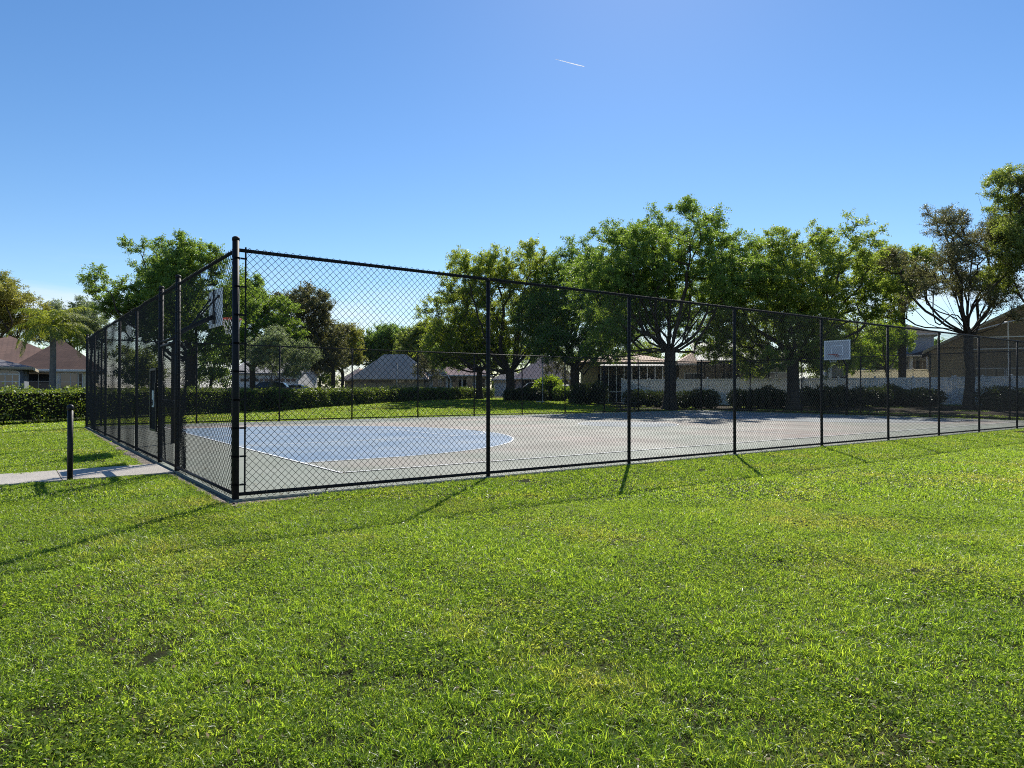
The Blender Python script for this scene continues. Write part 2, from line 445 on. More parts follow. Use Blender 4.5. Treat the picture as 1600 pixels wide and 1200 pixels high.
def grassmat(name, stops, dry, rough=0.38, spec=0.55):
    m, nt, out = newmat(name)
    g = nt.nodes.new('ShaderNodeNewGeometry')
    n1 = noise(nt, 0.9, 4, 0.6, True)
    mx = nt.nodes.new('ShaderNodeMix'); mx.data_type = 'FLOAT'; mx.inputs[0].default_value = 0.5
    L(nt, g.outputs['Random Per Island'], mx.inputs[2]); L(nt, n1, mx.inputs[3])
    col = ramp(nt, mx.outputs[0], stops)
    n2 = noise(nt, 0.45, 5, 0.65, True)
    rr = nt.nodes.new('ShaderNodeMath'); rr.operation = 'MULTIPLY'
    L(nt, ramp(nt, n2, [(0.52, (0.04, 0.04, 0.04)), (0.72, (1, 1, 1))]), rr.inputs[0])
    L(nt, ramp(nt, g.outputs['Random Per Island'], [(0.35, (0, 0, 0)), (0.45, (0.9, 0.9, 0.9))]), rr.inputs[1])
    col = mixc(nt, rr.outputs[0], col, dry)
    p = nt.nodes.new('ShaderNodeBsdfPrincipled'); L(nt, col, p.inputs['Base Color'])
    p.inputs['Roughness'].default_value = rough; p.inputs['Specular IOR Level'].default_value = spec
    t = nt.nodes.new('ShaderNodeBsdfTranslucent')
    L(nt, mixc(nt, 1.0, col, (2.6, 2.5, 1.2), 'MULTIPLY'), t.inputs['Color'])
    ms = nt.nodes.new('ShaderNodeMixShader'); ms.inputs[0].default_value = 0.60
    L(nt, p.outputs[0], ms.inputs[1]); L(nt, t.outputs[0], ms.inputs[2]); L(nt, ms.outputs[0], out.inputs['Surface'])
    return m
M['grass'] = grassmat('grass_blade', [(0.15, (0.070, 0.130, 0.020)), (0.5, (0.148, 0.230, 0.028)), (0.85, (0.250, 0.310, 0.050))], (0.34, 0.29, 0.11))
M['clover'] = grassmat('weed_leaf', [(0.2, (0.075, 0.135, 0.018)), (0.5, (0.120, 0.185, 0.026)), (0.8, (0.180, 0.235, 0.036))], (0.24, 0.22, 0.07), 0.6, 0.12)

M['dry_leaf'] = surf('dry_leaf', (0.20, 0.155, 0.075), (0.09, 0.06, 0.03), 9, 0.8, 0.2, bump=0, world=True)
M['thatch'] = grassmat('thatch_blade', [(0.2, (0.060, 0.075, 0.020)), (0.5, (0.110, 0.110, 0.035)), (0.8, (0.200, 0.170, 0.075))], (0.26, 0.22, 0.10), 0.8, 0.1)

# ------------------------------------------------------------------ world, sun, camera
EL = R(40.5); AZ = math.atan2(0.199, 0.98)
W_ = bpy.data.worlds.new('World'); S.world = W_; W_.use_nodes = True
nt = W_.node_tree; nt.nodes.clear()
wo = nt.nodes.new('ShaderNodeOutputWorld'); bg = nt.nodes.new('ShaderNodeBackground')
sky = nt.nodes.new('ShaderNodeTexSky'); sky.sky_type = 'NISHITA'
sky.sun_disc = False; sky.sun_elevation = EL; sky.sun_rotation = AZ
sky.altitude = 0; sky.air_density = 1.0; sky.dust_density = 0.08; sky.ozone_density = 3.0
tc = nt.nodes.new('ShaderNodeTexCoord')
sep = nt.nodes.new('ShaderNodeSeparateXYZ'); L(nt, tc.outputs['Generated'], sep.inputs[0])
# thin streaks of cloud low over the horizon
mp = nt.nodes.new('ShaderNodeMapping'); mp.inputs['Scale'].default_value = (1.0, 1.0, 9.0)
L(nt, tc.outputs['Generated'], mp.inputs['Vector'])
cn = nt.nodes.new('ShaderNodeTexNoise'); cn.inputs['Scale'].default_value = 2.6; cn.inputs['Detail'].default_value = 6; cn.inputs['Roughness'].default_value = 0.6
L(nt, mp.outputs['Vector'], cn.inputs['Vector'])
cm = ramp(nt, cn.outputs['Fac'], [(0.38, (0, 0, 0)), (0.62, (1, 1, 1))])
bandr = ramp(nt, sep.outputs[2], [(0.0, (1, 1, 1)), (0.10, (0.85, 0.85, 0.85)), (0.17, (0, 0, 0))])
mm = nt.nodes.new('ShaderNodeMath'); mm.operation = 'MULTIPLY'
L(nt, cm, mm.inputs[0]); L(nt, bandr, mm.inputs[1])
mm2 = nt.nodes.new('ShaderNodeMath'); mm2.operation = 'MULTIPLY'; mm2.inputs[1].default_value = 0.75
L(nt, mm.outputs[0], mm2.inputs[0])
hs = nt.nodes.new('ShaderNodeHueSaturation'); hs.inputs['Hue'].default_value = 0.503; hs.inputs['Saturation'].default_value = 1.2; hs.inputs['Value'].default_value = 1.0
L(nt, sky.outputs[0], hs.inputs['Color'])
skc = mixc(nt, mm2.outputs[0], hs.outputs['Color'], (7.0, 7.4, 8.0))
L(nt, skc, bg.inputs['Color']); bg.inputs['Strength'].default_value = 0.075
L(nt, bg.outputs[0], wo.inputs['Surface'])

sd = bpy.data.lights.new('sun', 'SUN'); sd.energy = 4.2; sd.angle = R(0.53); sd.color = (1.0, 0.95, 0.86)
so = bpy.data.objects.new('sun', sd); COL.objects.link(so)
sdir = Vector((math.sin(AZ) * math.cos(EL), math.cos(AZ) * math.cos(EL), math.sin(EL)))
so.rotation_mode = 'QUATERNION'; so.rotation_quaternion = (-sdir).to_track_quat('-Z', 'Y')
so.location = (0, 0, 60)

cd = bpy.data.cameras.new('camera'); cam = bpy.data.objects.new('camera', cd); COL.objects.link(cam)
cd.sensor_width = 36; cd.lens = FPX / 1600 * 36; cd.clip_end = 12000; cd.clip_start = 0.05
cam.matrix_world = Matrix.Translation((0, 0, CAMH)) @ Matrix.Rotation(PI / 2 + PITCH, 4, 'X') @ Matrix.Rotation(ROLL, 4, 'Z')
S.camera = cam
S.view_settings.view_transform = 'Standard'; S.view_settings.look = 'None'
S.view_settings.exposure = 0.85; S.view_settings.gamma = 1.0
S.cycles.max_bounces = 8; S.cycles.transparent_max_bounces = 12
S.cycles.use_denoising = False
S.cycles.pixel_filter_type = 'BLACKMAN_HARRIS'; S.cycles.filter_width = 1.05

# ------------------------------------------------------------------ ground sheets
def build_ground():
    xs = np.concatenate([np.linspace(-900, -90, 10), np.linspace(-80, 80, 81), np.linspace(90, 900, 10)])
    ys = np.concatenate([np.linspace(-60, 0, 7), np.linspace(2, 120, 60), np.linspace(140, 1800, 12)])
    V = [(x, y, ground_z(x, y)) for y in ys for x in xs]
    nx = len(xs)
    Q = [(j * nx + i, j * nx + i + 1, (j + 1) * nx + i + 1, (j + 1) * nx + i) for j in range(len(ys) - 1) for i in range(nx - 1)]
    o = np_mesh('ground', V, Q, M['soil'], smooth=True)
    tag(o, 'mown lawn ground reaching from the court to the houses', None, None, 'structure')
build_ground()

def sheet(name, polys, mat, z, label=None):
    mb = MB()
    for p in polys:
        mb.add([(q[0], q[1], z) for q in p], [tuple(range(len(p)))])
    o = mb.build(name, mat)
    return tag(o, label, None, None, 'structure')

def rect_uv(u0, u1, v0, v1):
    return [UV(u0, v0), UV(u1, v0), UV(u1, v1), UV(u0, v1)]

# court slab (a real 30 mm step above the lawn), painted areas laid on it
BL, BR, SLN, SLF, VC = 2.0, 30.8, 1.65, 17.15, 9.4
UC = (BL + BR) / 2
mb = MB(); r0 = rect_uv(-0.04, FU + 0.12, -0.085, FV + 0.12)
mb.add([(p.x, p.y, -0.05) for p in r0] + [(p.x, p.y, 0.030) for p in r0],
       [(0, 1, 2, 3), (4, 5, 6, 7), (0, 1, 5, 4), (1, 2, 6, 5), (2, 3, 7, 6), (3, 0, 4, 7)])
tag(mb.build('court_slab', M['court_green']), 'grey green basketball court slab inside the fence', None, None, 'structure')
sheet('court_field_paint', [rect_uv(BL, BR, SLN, SLF)], M['court_rose'], 0.034, 'faded rose playing field of the court')
RA = VC - 3.34; AC = 1.56
def arc_area(base, sgn):
    p = [(base, VC - RA), (base + sgn * AC, VC - RA)]
    p += [(base + sgn * (AC + RA * math.sin(t)), VC - RA * math.cos(t)) for t in np.linspace(0, PI, 49)[1:-1]]
    p += [(base + sgn * AC, VC + RA), (base, VC + RA)]
    return p
def to_w(p): return [UV(a, b) for a, b in p]
sheet('court_blue_paint', [to_w(arc_area(BL, 1))], M['court_blue'], 0.038, 'faded blue paint inside the arc near the gate')
sheet('court_pale_paint', [to_w(arc_area(BR, -1)),
      to_w([(UC + 1.83 * math.cos(t), VC + 1.83 * math.sin(t)) for t in np.linspace(0, 2 * PI, 49)[:-1]])],
      M['court_pale'], 0.038, 'washed out pale blue paint in the centre circle and the far arc')
def stroke(pts, w=0.05, closed=False):
    out = []
    n = len(pts)
    P = [Vector((a, b)) for a, b in pts]
    rng_ = range(n if closed else n - 1)
    def nor(i):
        a = P[(i - 1) % n] if (closed or i > 0) else P[i]
        b = P[(i + 1) % n] if (closed or i < n - 1) else P[i]
        t = (b - a).normalized()
        return Vector((-t.y, t.x))
    for i in rng_:
        j = (i + 1) % n
        ni, nj = nor(i), nor(j)
        out.append([UV(*(P[i] + ni * w / 2)), UV(*(P[j] + nj * w / 2)), UV(*(P[j] - nj * w / 2)), UV(*(P[i] - ni * w / 2))])
    return out
ln = []
hw = 0.0255
ln += [rect_uv(BL - hw, BR + hw, SLN - hw, SLN + hw), rect_uv(BL - hw, BR + hw, SLF - hw, SLF + hw)]
ln += [rect_uv(BL - hw, BL + hw, SLN + hw, SLF - hw), rect_uv(BR - hw, BR + hw, SLN + hw, SLF - hw)]
ln += [rect_uv(UC - hw, UC + hw, SLN + hw, VC - 1.86), rect_uv(UC - hw, UC + hw, VC - 1.80, VC + 1.80), rect_uv(UC - hw, UC + hw, VC + 1.86, SLF - hw)]
ln += stroke([(UC + 1.83 * math.cos(t), VC + 1.83 * math.sin(t)) for t in np.linspace(0, 2 * PI, 49)[:-1]], 0.05, True)
for base, sg in ((BL, 1), (BR, -1)):
    a = arc_area(base, sg)
    a[0] = (base + sg * hw, a[0][1]); a[-1] = (base + sg * hw, a[-1][1])
    ln += stroke(a, 0.05)
    f = base + sg * 5.79
    for vv in (VC - 1.83, VC + 1.83):
        q = sorted((base + sg * hw, f - sg * hw)); ln.append(rect_uv(q[0], q[1], vv - hw, vv + hw))
    ln.append(rect_uv(f - hw, f + hw, VC - 1.83 - hw, VC + 1.83 + hw))
    ln += stroke([(f + sg * (hw + 1.80 * math.sin(t)), VC - 1.78 * math.cos(t)) for t in np.linspace(0.0, PI, 25)], 0.05)
sheet('court_lines', ln, M['line_white'], 0.042, 'white painted lines of the basketball court')

# mulch sheet under the oaks, darkened to paint in the shade of their crowns
def mulch_shade_mesh():
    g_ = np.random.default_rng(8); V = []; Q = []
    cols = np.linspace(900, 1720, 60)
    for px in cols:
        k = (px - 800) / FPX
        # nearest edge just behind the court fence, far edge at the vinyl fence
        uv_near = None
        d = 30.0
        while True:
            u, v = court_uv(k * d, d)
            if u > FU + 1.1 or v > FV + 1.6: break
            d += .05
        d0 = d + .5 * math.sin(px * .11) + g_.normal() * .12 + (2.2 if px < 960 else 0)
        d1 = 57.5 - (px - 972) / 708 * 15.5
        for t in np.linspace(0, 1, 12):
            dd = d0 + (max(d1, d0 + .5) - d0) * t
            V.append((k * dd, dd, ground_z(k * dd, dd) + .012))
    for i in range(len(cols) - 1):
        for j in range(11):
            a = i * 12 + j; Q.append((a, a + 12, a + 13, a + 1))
    tag(np_mesh('mulch_shade', V, Q, M['mulch'], smooth=True), 'mulched ground under the oaks and shrubs, darkened for their shade', None, None, 'structure')
def mulch_shade_mat():
    m, nt, out = newmat('shade_dark_mulch')
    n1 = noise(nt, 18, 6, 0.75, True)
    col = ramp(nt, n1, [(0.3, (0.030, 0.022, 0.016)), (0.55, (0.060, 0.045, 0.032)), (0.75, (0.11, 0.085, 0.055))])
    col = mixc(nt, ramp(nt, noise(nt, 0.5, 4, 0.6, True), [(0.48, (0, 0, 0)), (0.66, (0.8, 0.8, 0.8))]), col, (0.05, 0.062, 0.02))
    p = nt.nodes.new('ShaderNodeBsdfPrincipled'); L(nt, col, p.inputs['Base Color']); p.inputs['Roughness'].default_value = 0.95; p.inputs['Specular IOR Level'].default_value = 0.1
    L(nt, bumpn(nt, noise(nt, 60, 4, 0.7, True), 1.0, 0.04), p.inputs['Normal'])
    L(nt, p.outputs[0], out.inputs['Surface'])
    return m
M['mulch'] = mulch_shade_mat()
mulch_shade_mesh()

# concrete path from the gate out to the left
mb = MB()
def slab(u0, u1, va0, va1, vb0, vb1, z0, z1):
    p = [UV(u0, va0), UV(u1, vb0), UV(u1, vb1), UV(u0, va1)]
    mb.add([(q.x, q.y, z0) for q in p] + [(q.x, q.y, z1) for q in p],
           [(0, 1, 2, 3), (4, 5, 6, 7), (0, 1, 5, 4), (1, 2, 6, 5), (2, 3, 7, 6), (3, 0, 4, 7)])
us = [-0.06, -1.55, -3.06, -4.57, -6.1, -7.6, -9.1, -10.6]
for a, b in zip(us[:-1], us[1:]):
    slab(a - 0.006, b + 0.006, 3.38 + 0.07 * a, 4.88 + 0.1 * a, 3.38 + 0.07 * b, 4.88 + 0.1 * b, -0.05, 0.022)
tag(mb.build('path', M['concrete']), 'pale concrete path leading to the court gate', None, None, 'structure')
def ragged(pts, k, amp):
    g_ = np.random.default_rng(5); out = []
    for (a, b), (c, d) in zip(pts[:-1], pts[1:]):
        n = max(1, int(math.hypot(c - a, d - b) / k))
        for i in range(n): t = i / n; out.append((a + (c - a) * t + g_.normal() * amp, b + (d - b) * t + g_.normal() * amp))
    return out + [pts[-1]]
sheet('gravel_strip', [
    to_w([(-0.05, -0.20), (-0.05, 3.30)] + ragged([(-0.26, 3.25), (-0.34, 2.2), (-0.33, 1.2), (-0.33, 0.3), (-0.22, -0.30)], .12, .035)),
    to_w([(-0.05, 4.9), (-0.05, 19.2)] + ragged([(-0.22, 19.3), (-0.24, 14), (-0.30, 9), (-0.40, 6.2), (-0.48, 4.85)], .15, .04)),
    to_w([(-0.20, -0.32), (-0.04, -0.10), (0.8, -0.10), (1.7, -0.10)] + ragged([(1.6, -0.14), (0.7, -0.22), (-0.1, -0.32)], .12, .015)),
], M['gravel'], 0.006, 'bare gravel and mulch strip along the left fence')

# ------------------------------------------------------------------ chain link fences
CW = 0.075                     # diamond width
def chain_arrays(width, z0, z1, w=CW, r=0.0028, seed=0, bulge=0.014):
    g = np.random.default_rng(seed)
    h = w / 2
    nx = max(2, int(round(width / h))); hx = width / nx
    nz = int((z1 - z0) / (h * 1.16))
    i = np.arange(nx)[:, None]; k = np.arange(nz + 1)[None, :]
    par = (k + i) % 2
    x = i * hx + hx * par
    z = z0 + (z1 - z0) * k / nz + 0 * i
    y = np.where(par == 1, 0.0035, -0.0035)
    ph = g.uniform(0, 6.28, 4)
    env = np.sin(PI * np.clip(x / width, 0, 1)) ** 0.7
    y = y + env * bulge * (np.sin(z * 2.1 + ph[0]) * 0.6 + np.sin(z * 5.3 + x * 1.7 + ph[1]) * 0.35 + np.sin(x * 2.6 + ph[2]) * 0.5)
    z = z + 0.004 * np.sin(x * 4 + ph[3])
    P = np.stack([x, y, z], -1)                                   # nx, nz+1, 3
    ang = np.array([PI / 2, PI / 2 + 2 * PI / 3, PI / 2 + 4 * PI / 3])
    off = np.stack([np.cos(ang) * r * 1.35, np.sin(ang) * r, 0 * ang], -1)
    V = (P[:, :, None, :] + off[None, None]).reshape(-1, 3)
    base = (np.arange(nx)[:, None] * (nz + 1) + np.arange(nz)[None, :]) * 3
    Q = []
    for a in range(3):
        b = (a + 1) % 3
        Q.append(np.stack([base + a, base + b, base + 3 + b, base + 3 + a], -1).reshape(-1, 4))
    return V, np.concatenate(Q)

_bay = {}
def bay_mesh(seed, width=3.05, z0=0.035, z1=FH + 0.013, **k):
    key = (seed, round(width, 2), z0, z1)
    if key not in _bay:
        V, Q = chain_arrays(width, z0, z1, seed=seed, **k)
        _bay[key] = np_mesh('chain_link_mesh', V, Q, M['black_wire'], link=False).data
    return _bay[key]

def post_mesh(r, h, name='post'):
    mb = MB(); mb.tube([(0, 0, -0.3), (0, 0, h)], r, 14)
    mb.lathe((0, 0, h), [(r * 1.12, -0.03), (r * 1.12, 0.0), (r * 0.9, r * 0.35), (r * 0.4, r * 0.55)], 14)
    return mb

LINE_R, TERM_R, RAIL_R = 0.030, 0.040, 0.022
_lp = post_mesh(LINE_R, FH - 0.03).build('post', M['black_vinyl'], smooth=False)
_tp = post_mesh(TERM_R, FH + 0.12).build('post', M['black_vinyl'])
for _o in (_lp, _tp):
    COL.objects.unlink(_o)
    for p in _o.data.polygons: p.use_smooth = len(p.vertices) == 4
def put_post(parent, x, term):
    o = (_tp if term else _lp).copy(); COL.objects.link(o); o.parent = parent; o.location = (x, 0, 0)
    o.rotation_euler = (random.uniform(-.004, .004), random.uniform(-.004, .004), 0)
    return o

def _src(mb, name, mat):
    o = mb.build(name, mat); COL.objects.unlink(o); return o
mb = MB(); mb.box((0.078, 0.018, 0), (0.075, 0.008, 0.022)); mb.lathe((0, 0, 0), [(TERM_R + 0.003, -0.011), (TERM_R + 0.003, 0.011)], 12); mb.box((0.105, 0.03, 0), (0.012, 0.022, 0.012))
_band = _src(mb, 'tension_band', M['black_vinyl'])
mb = MB(); mb.tube([(0, -0.025, 0.012), (0.004, 0, 0.027), (0.008, 0.042, 0), (0.014, 0.022, -0.045)], 0.0028, 4); _tie_r = _src(mb, 'tie_wire', M['black_wire'])
mb = MB(); mb.tube([(-0.03, 0, 0), (-0.018, 0.044, .003), (0.02, 0.044, .005), (0.034, 0, 0)], 0.0026, 4); _tie_p = _src(mb, 'tie_wire', M['black_wire'])

def fence_run(label, origin, rz, posts, terms, lo, hi, side, gaps=(), bars=(), ties=0):
    """posts: x positions of posts owned by this run; lo..hi its extent; side: mesh side (+1 / -1 in local y)"""
    f = empty('chain_link_fence', origin, rz, label, 'fence', 'chain link fence sides around the court')
    for x in posts: put_post(f, x, x in terms)
    allp = sorted(set(list(posts) + [lo, hi] + [g for gg in gaps for g in gg]))
    mb = MB(); mb.tube([(lo + 0.03, 0, FH - 0.02), (hi - 0.03, 0, FH - 0.02)], RAIL_R, 10)
    mb.build('top_rail', M['black_vinyl'], f, smooth=True)
    mb = MB()
    xs = [lo] + [g for gg in gaps for g in gg] + [hi]
    for a, b in zip(xs[0::2], xs[1::2]):
        mb.tube([(a + 0.03, 0, 0.085), (b - 0.03, 0, 0.085)], RAIL_R, 10)
    mb.build('bottom_rail', M['black_vinyl'], f, smooth=True)
    off = side * 0.036
    for i, (a, b) in enumerate(zip(allp[:-1], allp[1:])):
        if any(abs(a - g0) < .02 and abs(b - g1) < .02 for g0, g1 in gaps): continue
        ea = 0.10 if (a in terms or a == lo) else 0.0
        eb = 0.10 if (b in terms or b == hi) else 0.0
        w = b - a - ea - eb
        o = bpy.data.objects.new('chain_link_mesh', bay_mesh(i % 3))
        COL.objects.link(o); o.parent = f
        o.location = (a + ea, off * (0.5 if ea or eb else 1.0), 0); o.scale = (w / 3.05, 1, 1)
    # tension bars with bands at the terminal posts
    for x, s in bars:
        mb = MB(); mb.box((x + s * 0.10, off * 0.5, (FH + 0.1) / 2), (0.019, 0.010, FH - 0.06))
        mb.build('tension_bar', M['black_vinyl'], f)
        for z in np.linspace(0.2, FH - 0.12, 9):
            o = _band.copy(); COL.objects.link(o); o.parent = f; o.location = (x, 0, z); o.scale = (s, side, 1)
    # wire ties to the rails and line posts, on the sides near enough to show them
    if not ties: return f
    T = []
    for z in (FH - 0.02, 0.085):
        x = lo + 0.35
        while x < min(hi - 0.2, ties):
            if not any(g0 < x < g1 for g0, g1 in gaps): T.append((x, z, _tie_r))
            x += random.uniform(0.52, 0.68)
    for p in posts:
        if p in terms or p > ties: continue
        for z in np.arange(0.4, FH - 0.2, 0.62): T.append((p, z, _tie_p))
    for x, z, src in sorted(T, key=lambda q: q[0])[:100]:
        o = src.copy(); COL.objects.link(o); o.parent = f; o.location = (x, 0, z); o.scale = (1, side, 1)
    return f

near_px = [763, 983, 1148, 1284, 1388, 1467, 1530, 1589]
npst = [0.0] + [u_at(p, 0) for p in near_px]
while npst[-1] + 3.0 < FU - 1.0: npst.append(npst[-1] + 3.0)
npst.append(FU)
f_near = fence_run('long black chain link fence side nearest the camera, standing on the near lawn edge',
                   UV(0, 0), YAW, npst, (0.0, FU), 0.0, FU, -1, bars=[(0.0, 1), (FU, -1)], ties=14)
G0, G1 = 3.48, 4.99
lpst = [G0, G1, 7.75, 10.5, 13.37, 16.2, FV]
f_left = fence_run('short black chain link fence side with the gate opening, beside the concrete path',
                   UV(0, 0), YAW + PI / 2, lpst, (0.0, G0, G1, FV), 0.0, FV, 1, gaps=[(G0, G1)], bars=[(0.0, 1), (G0, -1), (G1, 1)], ties=8)
far_px = [436.5, 550, 653, 741, 816, 883, 944, 997.5, 1046, 1096]
fp = [u_at(p, FV) for p in far_px]
fp = [fp[0] - 6.1, fp[0] - 3.05] + fp + [FU]
fp = [x for x in fp if x > 0.4]
f_far = fence_run('far black chain link fence side in front of the sunlit back lawn and hedge',
                  UV(0, FV), YAW, fp, (FU,), 0.0, FU, 1)
def v_at(px, u):
    k = (px - 800.0) / FPX
    # (CX+u CU - v SU) = k (CY + u SU + v CU)
    return (CX + u * CU - k * (CY + u * SU)) / (k * CU + SU)
ep = sorted(v_at(p, FU) for p in (1578, 1453, 1345, 1253, 1172))
f_end = fence_run('black chain link fence side behind the far hoop, in the shade of the oaks',
                  UV(FU, 0), YAW + PI / 2, ep, (), 0.0, FV, -1)

# over the gate: transom, panel above it, the guard meshes and the latch guard
mb = MB(); mb.tube([(G0 + 0.03, 0, 2.17), (G1 - 0.03, 0, 2.17)], RAIL_R, 10); mb.build('transom', M['black_vinyl'], f_left, smooth=True)
o = bpy.data.objects.new('chain_link_mesh', bay_mesh(5, 1.36, 2.14, FH + 0.03)); COL.objects.link(o); o.parent = f_left; o.location = (G0 + 0.08, 0.02, 0)
for x0, wd in ((G0 - 0.50, 0.46), (G1 - 0.28, 0.24)):
    V, Q = chain_arrays(wd, 0.05, 2.10, w=0.05, r=0.0036, seed=int(x0 * 10), bulge=0.03)
    o = np_mesh('guard_mesh', V, Q, M['black_wire'], f_left); o.location = (x0, -0.035, 0)
mb = MB()
for c, s_ in (((0.62, 0, 1.14), (0.07, 0.03, 1.14)), ((0.02, 0, 1.14), (0.03, 0.03, 1.14)), ((0.32, 0, 1.69), (0.53, 0.03, 0.04)), ((0.32, 0, 0.59), (0.53, 0.03, 0.04))):
    mb.box(c, s_)
gp = mb.build('latch_guard', M['black_paint'], f_left, loc=(G1 + 0.06, 0.05, 0))
mb = MB(); mb.box((0.31, -0.004, 1.14), (0.53, 0.004, 1.06))
def expandmat():
    m, nt, out = newmat('perforated_sheet')
    p = nt.nodes.new('ShaderNodeBsdfPrincipled'); L(nt, ramp(nt, noise(nt, 8, 2), [(0.3, (0.012, 0.012, 0.013)), (0.7, (0.02, 0.02, 0.02))]), p.inputs['Base Color']); p.inputs['Roughness'].default_value = 0.5
    t = nt.nodes.new('ShaderNodeBsdfTransparent'); ms = nt.nodes.new('ShaderNodeMixShader'); ms.inputs[0].default_value = 0.03
    p.inputs['Specular IOR Level'].default_value = 0.1; p.inputs['Roughness'].default_value = 0.9
    L(nt, p.outputs[0], ms.inputs[1]); L(nt, t.outputs[0], ms.inputs[2]); L(nt, ms.outputs[0], out.inputs['Surface']); return m
mb.build('guard_sheet', expandmat(), gp)
mb = MB(); mb.box((0.27, 0.014, 1.155), (0.15, 0.02, 0.30)); pl = mb.build('latch_plate', M['label_white'], gp, bevel=0.004)
mb = MB(); mb.box((0.275, 0.028, 1.09), (0.055, 0.012, 0.10)); mb.tube([(0.275, 0.03, 1.09), (0.275, 0.07, 1.09), (0.19, 0.075, 1.09)], 0.009, 8)
mb.build('lever_handle', M['black_paint'], gp)
mb = MB(); mb.box((0.06, 0.014, 1.28), (0.05, 0.03, 0.34)); mb.build('strike_box', M['black_paint'], gp, bevel=0.004)

gate = empty('gate', UV(0, G0), YAW + PI / 2, 'black chain link gate leaf with a broad middle bar between the two gate posts', 'gate')
ga, gb, gz0, gz1 = 0.10, G1 - G0 - 0.09, 0.09, 2.09
mb = MB()
mb.tube([(ga, 0, gz0), (ga, 0, gz1)], 0.022, 10); mb.tube([(gb, 0, gz0), (gb, 0, gz1)], 0.022, 10)
mb.tube([(ga, 0, gz0), (gb, 0, gz0)], 0.022, 10); mb.tube([(ga, 0, gz1), (gb, 0, gz1)], 0.026, 10)
mb.build('gate_frame', M['black_vinyl'], gate, smooth=True)
mb = MB(); mb.box(((ga + gb) / 2, 0, 1.09), (gb - ga - 0.05, 0.03, 0.13)); mb.build('mid_rail', M['black_vinyl'], gate, bevel=0.005)
V, Q = chain_arrays(gb - ga - 0.03, gz0 + 0.02, gz1 - 0.02, w=0.06, seed=9, bulge=0.006); o = np_mesh('chain_link_mesh', V, Q, M['black_wire'], gate); o.location = (ga + 0.015, 0.028, 0)
for z in (0.35, 1.85):
    mb = MB(); mb.box((ga - 0.04, 0, z), (0.10, 0.03, 0.05)); mb.lathe((ga - 0.055, 0, z), [(0.022, -0.06), (0.022, 0.06)], 10); mb.build('hinge', M['black_vinyl'], gate)

# ------------------------------------------------------------------ bollard by the path
b = empty('bollard', (-6.42, 9.95, 0), 0, 'slim black bollard with a domed cap at the edge of the concrete path', 'bollard')
mb = MB(); mb.tube([(0, 0, -0.2), (0, 0, 1.05)], 0.038, 18); mb.build('post', M['black_paint'], b, smooth=True)
mb = MB(); mb.lathe((0, 0, 1.05), [(0.046, -0.02), (0.048, 0.012), (0.044, 0.035), (0.030, 0.054), (0.010, 0.062)], 18); mb.build('cap', M['black_paint'], b, smooth=True)

